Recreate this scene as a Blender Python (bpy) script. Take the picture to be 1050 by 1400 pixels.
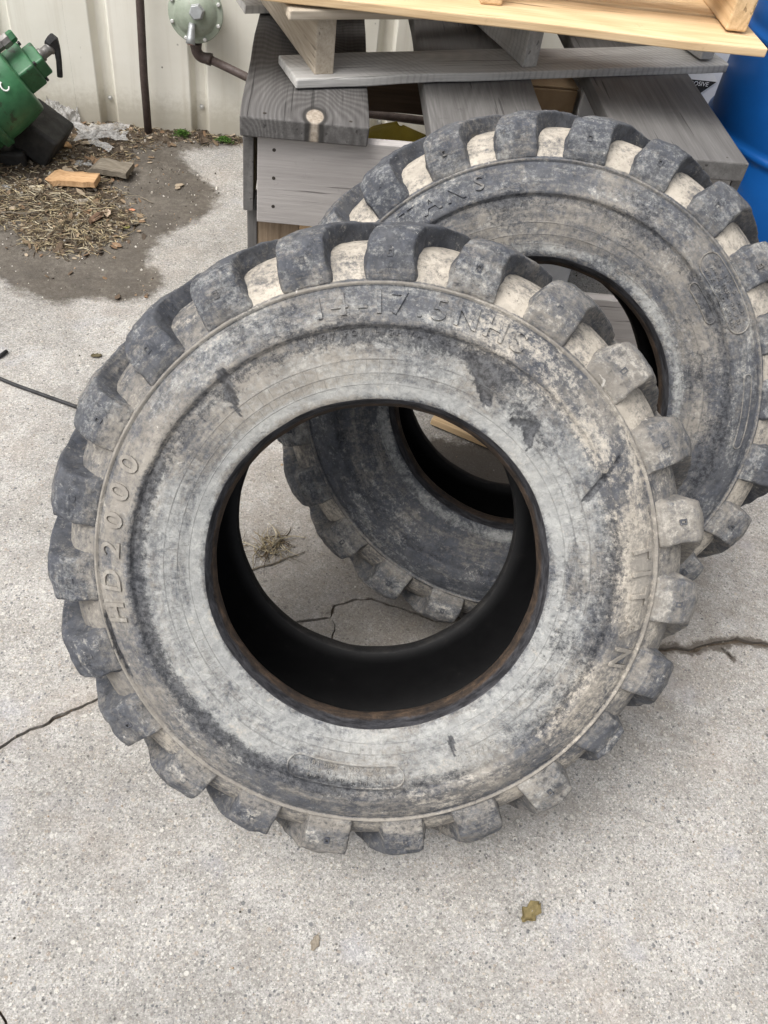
import bpy, bmesh, math, random
import numpy as np
from mathutils import Vector, Matrix, noise
from mathutils.geometry import delaunay_2d_cdt
R_ = math.radians
random.seed(7)
for o in list(bpy.data.objects): bpy.data.objects.remove(o)
S = bpy.context.scene
C = S.collection

# ------------------------------------------------------------ camera, sky, sun, exposure
cam_d = bpy.data.cameras.new('camera'); cam = bpy.data.objects.new('camera', cam_d); C.objects.link(cam)
cam_d.sensor_fit = 'HORIZONTAL'; cam_d.sensor_width = 36; cam_d.lens = 36 * 1200 / 1050
cam_d.clip_start = .02; cam_d.clip_end = 300
CR = ((0.9932388, -0.03563085, 0.11048584), (0.04757048, -0.74323727, -0.66733456), (0.10589489, 0.66807844, -0.73651712))
m = Matrix(((CR[0][0], -CR[1][0], -CR[2][0], 0), (CR[0][1], -CR[1][1], -CR[2][1], 0), (CR[0][2], -CR[1][2], -CR[2][2], 0), (0, 0, 0, 1)))
cam.matrix_world = Matrix.Translation((0, 0, 1.42)) @ m
S.camera = cam

SUN_EL, SUN_AZ = R_(61), R_(-122)         # overcast: a broad soft sun behind the camera, on the left
world = bpy.data.worlds.new('World'); S.world = world; world.use_nodes = True
wn = world.node_tree; bg = wn.nodes['Background']
sky = wn.nodes.new('ShaderNodeTexSky'); sky.sky_type = 'NISHITA'; sky.sun_disc = False
sky.sun_elevation = SUN_EL; sky.sun_rotation = SUN_AZ; sky.air_density = 1.0; sky.dust_density = 6.0; sky.ozone_density = .6
hs = wn.nodes.new('ShaderNodeHueSaturation'); hs.inputs['Saturation'].default_value = .22
wn.links.new(sky.outputs[0], hs.inputs['Color']); wn.links.new(hs.outputs[0], bg.inputs['Color'])
bg.inputs['Strength'].default_value = .15
sl = bpy.data.lights.new('sun', 'SUN'); sl.energy = 1.5; sl.angle = R_(38); sl.color = (1, .97, .92)
so = bpy.data.objects.new('sun', sl); C.objects.link(so)
sd = Vector((math.sin(SUN_AZ) * math.cos(SUN_EL), math.cos(SUN_AZ) * math.cos(SUN_EL), math.sin(SUN_EL)))
so.rotation_euler = sd.to_track_quat('Z', 'Y').to_euler()
S.view_settings.view_transform = 'Standard'; S.view_settings.look = 'None'
S.view_settings.exposure = .55; S.view_settings.gamma = 1
S.render.engine = 'CYCLES'; S.cycles.use_denoising = True
S.cycles.max_bounces = 6

# ------------------------------------------------------------ node helpers
class NT:
    def __init__(s, name):
        s.m = bpy.data.materials.new(name); s.m.use_nodes = True
        s.t = s.m.node_tree; s.b = s.t.nodes['Principled BSDF']
    def n(s, typ, **props):
        x = s.t.nodes.new(typ)
        for k, v in props.items(): setattr(x, k, v)
        return x
    def set(s, sock, v):
        if hasattr(v, 'is_output'): s.t.links.new(v, sock)
        elif v is not None:
            if sock.type == 'RGBA' and not hasattr(v, '__len__'): v = (v, v, v, 1)
            if sock.type == 'RGBA' and len(v) == 3: v = (*v, 1)
            sock.default_value = v
    def math(s, op, a, b=None, c=None, clamp=False):
        x = s.n('ShaderNodeMath', operation=op, use_clamp=clamp)
        for i, v in enumerate((a, b, c)):
            if v is not None: s.set(x.inputs[i], v)
        return x.outputs[0]
    def noise(s, vec, scale, detail=4, rough=.55, dist=0):
        x = s.n('ShaderNodeTexNoise'); s.set(x.inputs['Vector'], vec)
        x.inputs['Scale'].default_value = scale; x.inputs['Detail'].default_value = detail
        x.inputs['Roughness'].default_value = rough; x.inputs['Distortion'].default_value = dist
        return x.outputs['Fac']
    def voro(s, vec, scale, feature='F1', out='Distance'):
        x = s.n('ShaderNodeTexVoronoi', feature=feature); s.set(x.inputs['Vector'], vec); x.inputs['Scale'].default_value = scale
        return x.outputs[out]
    def ramp(s, fac, stops):
        x = s.n('ShaderNodeValToRGB'); s.set(x.inputs[0], fac); e = x.color_ramp.elements
        while len(e) < len(stops): e.new(.5)
        for el, (p, c) in zip(e, stops):
            el.position = p; el.color = (c, c, c, 1) if not hasattr(c, '__len__') else (*c, 1)
        return x.outputs[0]
    def mix(s, fac, a, b, mode='MIX'):
        x = s.n('ShaderNodeMix', data_type='RGBA', blend_type=mode)
        s.set(x.inputs[0], fac); s.set(x.inputs[6], a); s.set(x.inputs[7], b)
        return x.outputs[2]
    def step(s, v, lo, hi):                      # smooth threshold
        x = s.n('ShaderNodeMapRange', interpolation_type='SMOOTHSTEP'); s.set(x.inputs[0], v)
        x.inputs[1].default_value = lo; x.inputs[2].default_value = hi
        return x.outputs[0]
    def attr(s, name, out='Fac'):
        x = s.n('ShaderNodeAttribute', attribute_name=name); return x.outputs[out]
    def obj(s, target=None):
        x = s.n('ShaderNodeTexCoord')
        if target: x.object = target
        return x.outputs['Object']
    def pos(s): return s.n('ShaderNodeNewGeometry').outputs['Position']
    def rnd(s): return s.n('ShaderNodeObjectInfo').outputs['Random']
    def xyz(s, v):
        x = s.n('ShaderNodeSeparateXYZ'); s.set(x.inputs[0], v); return x.outputs
    def vec(s, x=0, y=0, z=0):
        k = s.n('ShaderNodeCombineXYZ')
        for i, v in enumerate((x, y, z)): s.set(k.inputs[i], v)
        return k.outputs[0]
    def vmul(s, v, k):
        x = s.n('ShaderNodeVectorMath', operation='MULTIPLY'); s.set(x.inputs[0], v); s.set(x.inputs[1], k); return x.outputs[0]
    def vadd(s, v, k):
        x = s.n('ShaderNodeVectorMath', operation='ADD'); s.set(x.inputs[0], v); s.set(x.inputs[1], k); return x.outputs[0]
    def bump(s, h, strength=.5, dist=.002):
        x = s.n('ShaderNodeBump'); x.inputs['Strength'].default_value = strength; x.inputs['Distance'].default_value = dist
        s.set(x.inputs['Height'], h); s.t.links.new(x.outputs[0], s.b.inputs['Normal'])
    def done(s, color=None, rough=.8, spec=None, metal=None):
        s.set(s.b.inputs['Base Color'], color); s.set(s.b.inputs['Roughness'], rough)
        if spec is not None: s.b.inputs['Specular IOR Level'].default_value = spec
        if metal is not None: s.b.inputs['Metallic'].default_value = metal
        return s.m

# ------------------------------------------------------------ materials
def mat_concrete():
    g = NT('concrete'); p = g.pos()
    big = g.noise(p, 1.6, 4, .6); med = g.noise(p, 14, 5, .65); fine = g.noise(p, 260, 4, .75); gr = g.noise(p, 620, 2, .6)
    base = g.ramp(big, [(.3, (.272, .260, .241)), (.7, (.358, .344, .322))])
    base = g.mix(g.step(med, .42, .62), base, g.mix(.45, base, (.43, .42, .405)))
    sand = g.ramp(fine, [(.30, .45), (.5, 1.0), (.70, 1.28)])
    base = g.mix(.75, base, sand, 'MULTIPLY')
    base = g.mix(g.step(gr, .60, .72), base, g.mix(.55, base, (.12, .115, .11)))
    for sc, lo_, hi_ in ((210, .72, 1.26), (430, .70, 1.28)):
        cv = g.xyz(g.voro(g.vadd(p, g.vmul(g.noise(p, sc, 2), (.002, .002, .002))), sc, out='Color'))
        base = g.mix(.58, base, g.ramp(cv[0], [(0, lo_), (1, hi_)]), 'MULTIPLY')
    # exposed aggregate: three sizes of stones, each cell its own tint
    hs_ = []
    for sc, lo, dens, amt in ((95, .12, .84, .75), (170, .15, .70, .8), (330, .2, .58, .75)):
        wv = g.vadd(p, g.vmul(g.noise(p, sc * 1.2, 2), (.003, .003, .003)))
        v = g.n('ShaderNodeTexVoronoi'); g.set(v.inputs['Vector'], wv); v.inputs['Scale'].default_value = sc
        c = g.xyz(v.outputs['Color'])
        inside = g.math('MULTIPLY', g.math('SUBTRACT', 1, g.step(v.outputs['Distance'], lo + .12, lo + .3)), g.step(c[0], dens, dens + .04))
        inside = g.math('MULTIPLY', inside, amt)
        tint = g.ramp(c[1], [(0, (.07, .075, .085)), (.22, (.15, .15, .155)), (.38, (.30, .25, .20)), (.62, (.46, .43, .38)), (.86, (.58, .56, .52)), (1, (.24, .235, .24))])
        base = g.mix(inside, base, tint); hs_.append(inside)
    # dark pits
    pits = g.math('MULTIPLY', g.math('SUBTRACT', 1, g.step(g.voro(p, 62), .07, .16)), g.step(g.noise(p, 21, 2), .5, .6))
    base = g.mix(g.math('MULTIPLY', pits, .75), base, (.09, .085, .08))
    # broad discolouration and the bluish/brown blotches of old concrete
    bl = g.noise(p, 4.5, 5, .6)
    base = g.mix(g.math('MULTIPLY', g.step(bl, .52, .7), .22), base, (.36, .30, .25))
    base = g.mix(g.math('MULTIPLY', g.step(g.noise(g.vadd(p, (5, 3, 0)), 6, 3), .58, .7), .25), base, (.34, .35, .40))
    tone = g.noise(g.vadd(p, (9, 1, 0)), 2.3, 5, .62, .4)
    base = g.mix(.8, base, g.ramp(tone, [(.32, .74), (.5, 1.0), (.68, 1.18)]), 'MULTIPLY')
    base = g.mix(g.math('MULTIPLY', g.step(g.noise(g.vadd(p, (2, 7, 0)), 9, 6, .7), .57, .66), .28), base, (.20, .19, .175))
    # washed-out soil stain
    wob = g.math('MULTIPLY', g.math('SUBTRACT', g.noise(p, 26, 6, .7), .5), 1.1)
    st = g.step(g.math('ADD', g.attr('stain'), wob), .30, .78)
    soilc = g.ramp(g.math('ADD', g.math('MULTIPLY', g.noise(p, 60, 6, .75), .55), g.math('MULTIPLY', g.noise(p, 9, 5, .65), .45)), [(.36, (.046, .038, .030)), (.5, (.078, .066, .053)), (.66, (.150, .133, .112))])
    base = g.mix(g.math('MULTIPLY', st, .9), base, soilc)
    thin = g.step(g.math('ADD', g.attr('film'), g.math('MULTIPLY', wob, .9)), .3, .8)  # dirt film, plus shade painted into the ground inside the tyres
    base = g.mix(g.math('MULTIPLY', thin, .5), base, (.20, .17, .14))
    dm = g.step(g.math('ADD', g.attr('damp_shade'), g.math('MULTIPLY', wob, .8)), .45, .62)  # damp along the cracks, plus painted shade before the platform
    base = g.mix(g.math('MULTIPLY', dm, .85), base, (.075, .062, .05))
    h = g.math('ADD', g.math('MULTIPLY', fine, .8), g.math('ADD', g.math('MULTIPLY', hs_[0], .45), g.math('MULTIPLY', hs_[1], .3)))
    h = g.math('SUBTRACT', h, g.math('MULTIPLY', pits, 1.2))
    g.bump(g.math('ADD', h, g.math('MULTIPLY', gr, .5)), .75, .0022)
    return g.done(base, .92, .25)

def mat_rubber(name, target, dark=(.030, .033, .041), cream=(.47, .425, .36)):
    g = NT(name); p = g.obj(target); x, y, z = g.xyz(p)
    r = g.math('SQRT', g.math('ADD', g.math('MULTIPLY', x, x), g.math('MULTIPLY', y, y)))
    th = g.math('ARCTAN2', y, x)
    n0 = g.noise(p, 7, 5, .6); n1 = g.noise(p, 26, 9, .72, .3); n2 = g.noise(g.vadd(p, (3, 1, 7)), 70, 8, .75, .5); n3 = g.noise(p, 300, 4, .7)
    # scuffs run round the tyre or across the wall
    s1 = g.noise(g.vec(g.math('MULTIPLY', th, 5), g.math('MULTIPLY', r, 160), z), 1, 5, .65, .4)
    s2 = g.noise(g.vec(g.math('MULTIPLY', th, 55), g.math('MULTIPLY', r, 22), z), 1, 6, .7, 1.2)
    pp = g.vec(g.math('MULTIPLY', th, .11), g.math('MULTIPLY', r, 1.25), z)
    hA = g.math('ADD', g.math('MULTIPLY', g.noise(g.vadd(p, (6, 6, 1)), 15, 7, .78, .35), .45), g.math('MULTIPLY', g.noise(pp, 26, 7, .76, .3), .55)); hB = g.noise(g.vadd(p, (2, 8, 3)), 130, 6, .8)
    nm = g.math('ADD', g.math('ADD', g.math('MULTIPLY', hA, .5), g.math('MULTIPLY', hB, .3)), g.math('ADD', g.math('MULTIPLY', s1, .12), g.math('MULTIPLY', s2, .08)))
    def cover(a, n, gain):
        return g.math('ADD', g.math('MULTIPLY', g.math('ADD', g.math('SUBTRACT', a, .5), g.math('MULTIPLY', g.math('SUBTRACT', n, .5), 4.2)), gain), .5, clamp=True)
    nm2 = g.math('ADD', g.math('ADD', g.math('MULTIPLY', g.noise(g.vadd(p, (11, 5, 2)), 16, 7, .78, .5), .3), g.math('MULTIPLY', g.noise(g.vadd(pp, (3, 1, 1)), 30, 7, .76, .3), .32)), g.math('MULTIPLY', g.noise(g.vadd(p, (1, 9, 4)), 150, 6, .8), .38))
    nm3 = g.math('ADD', g.math('ADD', g.math('ADD', g.math('MULTIPLY', g.noise(g.vadd(p, (7, 2, 9)), 44, 7, .82, .5), .25), g.math('MULTIPLY', g.noise(g.vadd(pp, (5, 2, 1)), 60, 7, .8, .4), .25)), g.math('MULTIPLY', s2, .1)), g.math('MULTIPLY', g.noise(g.vadd(p, (4, 2, 1)), 170, 6, .8), .4))
    rub = g.mix(g.step(n2, .35, .7), dark, tuple(c * 2.3 for c in dark))
    film = g.math('MULTIPLY', g.step(g.math('ADD', n1, g.math('MULTIPLY', g.attr('dust'), .35)), .35, .85), .55)
    col = g.mix(film, rub, (.145, .146, .150))
    tan = g.ramp(g.math('ADD', g.math('MULTIPLY', n0, .5), g.math('MULTIPLY', n2, .5)), [(.32, (.15, .137, .118)), (.5, (.25, .228, .197)), (.68, (.39, .36, .31))])
    dc = cover(g.attr('dust'), nm, 2.4)
    col = g.mix(g.math('MULTIPLY', dc, .80), col, tan)
    palec = g.ramp(n2, [(.3, (.200, .205, .205)), (.5, (.320, .324, .314)), (.7, (.46, .462, .44))])
    col = g.mix(g.math('MULTIPLY', cover(g.attr('pale'), nm2, 2.1), .80), col, palec)
    cc = cover(g.attr('cream'), nm2, 2.6)
    col = g.mix(g.math('MULTIPLY', cc, .92), col, g.mix(g.step(n1, .35, .7), tuple(c * .78 for c in cream), tuple(c * 1.12 for c in cream)))
    # white dried flecks and thin scratches
    fl = g.step(g.noise(g.vadd(p, (2, 2, 2)), 55, 7, .8, 1.0), .63, .69)
    col = g.mix(g.math('MULTIPLY', fl, .7), col, (.60, .575, .53))
    bc = cover(g.attr('bare'), nm3, 3.2)
    col = g.mix(g.math('MULTIPLY', bc, .86), col, g.mix(g.step(hB, .40, .62), (.012, .013, .017), (.085, .088, .096)))
    scr = g.math('MULTIPLY', g.step(s2, .66, .72), .35)
    col = g.mix(scr, col, (.04, .042, .05))
    # moulded rings and tick marks low on the wall
    def line(rr, w): return g.math('SUBTRACT', 1, g.step(g.math('ABSOLUTE', g.math('SUBTRACT', r, rr)), w * .4, w))
    tk = g.math('ABSOLUTE', g.math('SUBTRACT', g.math('FRACT', g.math('MULTIPLY', th, 17.2)), .5))
    tick = g.math('MULTIPLY', g.step(tk, .478, .494), g.math('MULTIPLY', g.step(r, .2565, .2575), g.math('SUBTRACT', 1, g.step(r, .2735, .2745))))
    tk2 = g.math('ABSOLUTE', g.math('SUBTRACT', g.math('FRACT', g.math('ADD', g.math('MULTIPLY', th, 17.2), .4)), .5))
    tick2 = g.math('MULTIPLY', g.step(tk2, .478, .494), g.math('MULTIPLY', g.step(r, .243, .244), g.math('SUBTRACT', 1, g.step(r, .2565, .2575))))
    ln = g.math('MAXIMUM', g.math('MAXIMUM', line(.257, .0011), line(.274, .0012)), g.math('MAXIMUM', tick, tick2))
    ln = g.math('MULTIPLY', g.math('MULTIPLY', g.math('MAXIMUM', ln, line(.243, .0008)), g.attr('rings')), g.math('ADD', .15, g.math('MULTIPLY', g.step(hA, .42, .58), .85)))
    col = g.mix(g.math('MULTIPLY', ln, .40), col, (.10, .10, .10))
    h = g.math('ADD', g.math('ADD', g.math('MULTIPLY', n2, .9), g.math('MULTIPLY', n3, .35)), g.math('ADD', g.math('MULTIPLY', dc, .25), g.math('MULTIPLY', s2, .3)))
    h = g.math('ADD', h, g.math('SUBTRACT', g.math('MULTIPLY', ln, .7), g.math('MULTIPLY', bc, .4)))
    g.bump(h, .65, .0016)
    rough = g.math('SUBTRACT', .88, g.math('MULTIPLY', bc, .33))
    return g.done(col, rough, .3)

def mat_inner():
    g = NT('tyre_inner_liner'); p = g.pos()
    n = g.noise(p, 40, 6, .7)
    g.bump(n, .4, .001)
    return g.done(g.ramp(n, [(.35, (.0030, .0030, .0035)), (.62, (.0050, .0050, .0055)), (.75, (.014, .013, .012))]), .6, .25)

def mat_bead(target):
    g = NT('bead_rust'); p = g.obj(target); x, y, z = g.xyz(p)
    th = g.math('ARCTAN2', y, x)
    n = g.noise(p, 38, 8, .75, .5)
    n2 = g.noise(g.vec(g.math('MULTIPLY', th, 6), 0, g.math('MULTIPLY', z, 130)), 1, 6, .7, .3)
    c = g.ramp(g.math('ADD', g.math('MULTIPLY', n, .5), g.math('MULTIPLY', n2, .5)), [(.36, (.010, .009, .010)), (.5, (.040, .028, .020)), (.62, (.095, .062, .040)), (.76, (.16, .12, .088))])
    blk = g.step(g.math('ADD', z, g.math('MULTIPLY', g.math('SUBTRACT', n, .5), .02)), .1325, .1375)
    c = g.mix(g.math('MULTIPLY', blk, .9), c, g.ramp(n2, [(.42, (.010, .011, .014)), (.68, (.060, .062, .071))]))
    c = g.mix(g.step(z, -.02, .02), g.ramp(n, [(.4, (.008, .008, .009)), (.7, (.03, .028, .026))]), c)
    g.bump(g.math('ADD', n, n2), .8, .002)
    return g.done(c, .75, .3)

def mat_wood(name, cols, gscale=1.0, contrast=.5, knot=None, rough=.85, grey=None, saw=0):
    g = NT(name); p = g.obj()
    rn = g.math('MULTIPLY', g.rnd(), 37)
    off = g.vec(rn, g.math('MULTIPLY', rn, .7), g.math('MULTIPLY', rn, .3))
    q = g.vadd(p, off)
    x, y, z = g.xyz(p)
    base_n = g.noise(g.vmul(q, (1.2, 9, 9)), 1.6 * gscale, 5, .6, .6)
    ringv = g.noise(g.vmul(q, (1.1, 7, 5)), 1.0 * gscale, 1.5, .4, .4)
    if knot:
        dx = g.math('MULTIPLY', g.math('SUBTRACT', x, knot[0]), .55); dy = g.math('SUBTRACT', y, knot[1])
        d = g.math('SQRT', g.math('ADD', g.math('MULTIPLY', dx, dx), g.math('MULTIPLY', dy, dy)))
        ringv = g.math('ADD', g.math('MULTIPLY', ringv, 2.2), g.math('MULTIPLY', d, 9.5))
    rings = g.math('SINE', g.math('MULTIPLY', ringv, 72 if knot else 150 * contrast + 60))
    fib = g.noise(g.vmul(q, (5, 190, 190)), 1.0, 4, .7)
    f2 = g.noise(g.vmul(q, (22, 520, 520)), 1.0, 3, .7)
    v = g.math('ADD', g.math('ADD', g.math('MULTIPLY', base_n, .34), g.math('MULTIPLY', fib, .38)), g.math('ADD', g.math('MULTIPLY', f2, .12), g.math('MULTIPLY', rings, .075 * contrast)))
    col = g.ramp(v, [(.25, cols[0]), (.45, cols[1]), (.62, cols[2])])
    tone = g.noise(g.vadd(q, (4, 4, 4)), 4, 4, .6)
    col = g.mix(g.math('MULTIPLY', g.step(tone, .45, .75), .45), col, grey or cols[1])
    # dark checks along the grain and dirty smudges
    chk = g.step(g.noise(g.vmul(q, (4, 120, 60)), 1.0, 2, .5), .66, .71)
    col = g.mix(g.math('MULTIPLY', chk, .6), col, tuple(c * .35 for c in cols[0]))
    sm = g.step(g.noise(q, 19, 6, .75), .60, .72)
    col = g.mix(g.math('MULTIPLY', sm, .35), col, tuple(c * .55 for c in cols[0]))
    if saw:
        sw = g.math('SINE', g.math('MULTIPLY', g.math('ADD', g.math('ADD', x, g.math('MULTIPLY', y, .55)), g.math('MULTIPLY', base_n, .02)), 420))
        sm2 = g.math('MULTIPLY', g.step(sw, .1, .9), g.math('MULTIPLY', g.step(g.noise(q, 7, 3), .4, .6), saw))
        col = g.mix(sm2, col, tuple(c * .5 for c in cols[0]))
    if knot:
        k = g.math('SUBTRACT', 1, g.step(d, .014, .019)); ring = g.math('MULTIPLY', g.step(d, .015, .018), g.math('SUBTRACT', 1, g.step(d, .021, .026)))
        col = g.mix(g.math('MULTIPLY', k, .9), col, g.ramp(g.noise(g.vmul(q, (70, 70, 70)), 2, 3), [(.3, (.25, .205, .155)), (.7, (.47, .41, .34))]))
        col = g.mix(g.math('MULTIPLY', ring, .8), col, (.03, .028, .026))
    g.bump(g.math('ADD', g.math('ADD', g.math('MULTIPLY', fib, .8), g.math('MULTIPLY', f2, .4)), g.math('SUBTRACT', g.math('MULTIPLY', rings, .12), g.math('MULTIPLY', chk, 1.0))), .6, .0014)
    return g.done(col, rough, .25)

def mat_siding():
    g = NT('siding_paint'); p = g.pos(); x, y, z = g.xyz(p)
    n = g.noise(p, 6, 5, .6); n2 = g.noise(p, 60, 5, .7)
    col = g.ramp(n, [(.3, (.76, .735, .65)), (.7, (.84, .82, .745))])
    # rust specks, long vertical scratches, mud splash near the ground
    sp = g.math('MULTIPLY', g.math('SUBTRACT', 1, g.step(g.voro(p, 19), .045, .085)), g.step(g.noise(p, 9, 2), .5, .6))
    col = g.mix(g.math('MULTIPLY', sp, .85), col, (.09, .07, .055))
    scv = g.noise(g.vadd(g.vmul(p, (46, 46, 3.2)), g.vmul(g.noise(p, 5, 2), (3, 3, 0))), 1, 3, .6)
    col = g.mix(g.math('MULTIPLY', g.math('MULTIPLY', g.step(scv, .715, .74), g.step(g.noise(g.vadd(p, (1, 2, 3)), 11, 3), .48, .56)), .8), col, (.12, .10, .085))
    streak = g.noise(g.vmul(p, (30, 30, 1.2)), 1, 4, .6)
    col = g.mix(g.math('MULTIPLY', g.step(streak, .5, .75), .28), col, (.50, .45, .35))
    low = g.math('SUBTRACT', 1, g.step(g.math('ADD', z, g.math('MULTIPLY', n2, -.10)), -.02, .10))
    col = g.mix(g.math('MULTIPLY', low, .55), col, (.33, .29, .21))
    g.bump(n2, .12, .001)
    return g.done(col, .55, .4)

def mat_simple(name, c1, c2, scale=30, rough=.7, spec=.3, metal=None, bump=.2, bdist=.001, speck=None):
    g = NT(name); p = g.obj(); n = g.noise(p, scale, 6, .68)
    col = g.ramp(n, [(.33, c1), (.67, c2)])
    if speck: col = g.mix(g.math('MULTIPLY', g.step(g.noise(g.vadd(p, (3, 3, 3)), scale * 1.7, 6, .75, .5), .58, .66), .85), col, speck)
    g.bump(n, bump, bdist)
    return g.done(col, g.ramp(n, [(.3, min(1, rough * 1.12)), (.7, rough * .85)]), spec, metal)

def mat_attr(name, rough=.85, fleck=.35):
    g = NT(name); n = g.noise(g.pos(), 140, 4, .7)
    col = g.mix(.8, g.attr('tint', 'Color'), g.ramp(n, [(.3, 1 - fleck), (.7, 1 + fleck)]), 'MULTIPLY')
    g.bump(n, .5, .001)
    return g.done(col, rough, .2)

def mat_film():
    g = NT('clear_film'); n = g.noise(g.pos(), 70, 5, .7)
    g.bump(n, .9, .004)
    g.b.inputs['Alpha'].default_value = .62
    return g.done(g.ramp(n, [(.35, (.25, .245, .235)), (.65, (.55, .545, .535))]), .25, .6)

M = {}
M['concrete'] = mat_concrete()
M['inner'] = mat_inner()
GREY = ((.085, .083, .082), (.165, .163, .162), (.27, .268, .268))
M['grey'] = mat_wood('weathered_plank', ((.085, .081, .078), (.140, .135, .131), (.205, .199, .193)), 1, .45)
M['knot'] = mat_wood('weathered_plank_knot', ((.055, .052, .050), (.112, .107, .104), (.185, .178, .173)), 1, .9, knot=(-.443, -.018))
M['silver'] = mat_wood('weathered_face_board', ((.30, .28, .27), (.42, .395, .38), (.52, .495, .475)), .7, .3)
M['old'] = mat_wood('old_pallet_wood', ((.31, .30, .285), (.47, .46, .44), (.60, .59, .57)), 1.2, .4, saw=.25)
M['oldtan'] = mat_wood('old_pallet_tan', ((.30, .25, .19), (.46, .40, .32), (.58, .52, .44)), 1.2, .5)
M['fresh'] = mat_wood('fresh_pine', ((.46, .31, .165), (.66, .48, .285), (.76, .595, .39)), .9, .5)
M['brownwood'] = mat_wood('brown_lumber', ((.16, .115, .075), (.28, .21, .145), (.40, .32, .24)), 1, .6)
M['darkwood'] = mat_wood('dark_lumber', ((.05, .036, .027), (.085, .062, .047), (.13, .10, .08)), 1, .5)
M['nail'] = mat_simple('nail_steel', (.02, .017, .015), (.06, .05, .04), 200, .7, .4)
M['siding'] = mat_siding()
M['soil'] = None
M['pipe'] = mat_simple('brown_pipe_paint', (.050, .036, .032), (.085, .064, .058), 45, .6, .35, speck=(.13, .10, .08))
M['pipecut'] = mat_simple('pipe_rust', (.16, .09, .05), (.26, .15, .09), 60, .8)
M['regul'] = mat_simple('grey_green_paint', (.22, .255, .20), (.32, .355, .29), 20, .5, .4, speck=(.25, .25, .21))
M['cast'] = mat_simple('bare_zinc', (.30, .315, .32), (.42, .435, .44), 40, .45, .5, .5)
M['pink'] = mat_simple('vent_screen', (.30, .16, .14), (.42, .26, .22), 160, .8)
M['steel'] = mat_simple('dull_steel', (.10, .095, .09), (.26, .25, .24), 50, .5, .5, .6)
M['screw'] = mat_simple('screw_head', (.45, .45, .43), (.62, .62, .60), 60, .4, .5, .4)
M['green'] = mat_simple('green_enamel', (.018, .085, .036), (.046, .17, .075), 11, .45, .45, speck=(.022, .035, .02), bump=.4)
M['greenpale'] = mat_simple('faded_green', (.15, .27, .15), (.24, .36, .22), 25, .6, .3, speck=(.12, .15, .09))
M['rust'] = mat_simple('rusty_face', (.10, .05, .03), (.21, .115, .065), 30, .9, .2, speck=(.05, .03, .02))
M['blackiron'] = mat_simple('black_iron', (.012, .012, .012), (.032, .031, .030), 25, .6, .35, speck=(.05, .045, .04))
M['blackrub'] = mat_simple('black_rubber', (.012, .012, .013), (.03, .03, .032), 60, .6, .35)
M['chalk'] = mat_simple('white_marker', (.70, .72, .70), (.82, .83, .82), 200, .8)
M['blue'] = mat_simple('blue_plastic', (.004, .075, .29), (.007, .10, .37), 5, .38, .45, bump=.06, speck=(.03, .10, .27))
M['carton'] = mat_simple('brown_carton', (.22, .15, .085), (.31, .22, .135), 12, .9)
M['white'] = mat_simple('white_carton', (.66, .67, .70), (.76, .77, .79), 10, .8)
M['black_ink'] = mat_simple('black_ink', (.015, .015, .016), (.03, .03, .03), 80, .7)
M['white_ink'] = mat_simple('white_ink', (.74, .74, .74), (.8, .8, .8), 80, .8)
M['yellow'] = mat_simple('yellow_sack', (.34, .26, .035), (.46, .36, .06), 10, .7, bump=.5, bdist=.004)
M['debris'] = mat_attr('dry_debris')
M['film'] = mat_film()
M['chip'] = mat_wood('wood_chip_fresh', ((.36, .21, .10), (.50, .32, .175), (.60, .42, .26)), 2.5, .7)
M['chipgrey'] = mat_wood('wood_chip_old', ((.11, .095, .075), (.19, .165, .13), (.30, .265, .22)), 2.5, .7)
M['dirt'] = None
def mat_soil():
    g = NT('soil'); p = g.pos()
    n = g.noise(p, 30, 8, .72); n2 = g.noise(p, 170, 5, .7)
    col = g.ramp(g.math('ADD', g.math('MULTIPLY', n, .6), g.math('MULTIPLY', n2, .4)), [(.3, (.035, .027, .020)), (.48, (.085, .066, .049)), (.66, (.175, .145, .112))])
    v = g.n('ShaderNodeTexVoronoi'); g.set(v.inputs['Vector'], p); v.inputs['Scale'].default_value = 120
    c = g.xyz(v.outputs['Color'])
    col = g.mix(g.math('MULTIPLY', g.step(c[0], .86, .9), g.math('SUBTRACT', 1, g.step(v.outputs['Distance'], .2, .4))), col, (.36, .32, .26))
    g.bump(g.math('ADD', n, n2), .9, .006)
    return g.done(col, .95, .15)
M['soil'] = mat_soil()

# ------------------------------------------------------------ mesh helpers
def tag(o, label, cat, group=None, kind=None):
    if label: o['label'] = label
    if cat: o['category'] = cat
    if group: o['group'] = group
    if kind: o['kind'] = kind
    return o
def thing(name, label, cat, loc=(0, 0, 0), rotz=0, group=None):
    o = bpy.data.objects.new(name, None); C.objects.link(o); o.empty_display_size = .1
    o.location = loc; o.rotation_euler = (0, 0, rotz)
    return tag(o, label, cat, group)
def obj(name, me, mat=None, parent=None, loc=None, rot=None, mw=None, smooth=False):
    if isinstance(me, bmesh.types.BMesh):
        b = me; me = bpy.data.meshes.new(name); b.normal_update(); b.to_mesh(me); b.free()
    o = bpy.data.objects.new(name, me); C.objects.link(o)
    if mat and not me.materials: me.materials.append(mat)
    if parent: o.parent = parent
    if mw is not None: o.matrix_local = mw
    if loc is not None: o.location = loc
    if rot is not None: o.rotation_euler = rot
    if smooth: me.polygons.foreach_set('use_smooth', [True] * len(me.polygons))
    return o
def bevel(o, w, seg=2, ang=30):
    b = o.modifiers.new('bevel', 'BEVEL'); b.width = w; b.segments = seg; b.limit_method = 'ANGLE'; b.angle_limit = R_(ang); b.harden_normals = False
    return o
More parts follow.
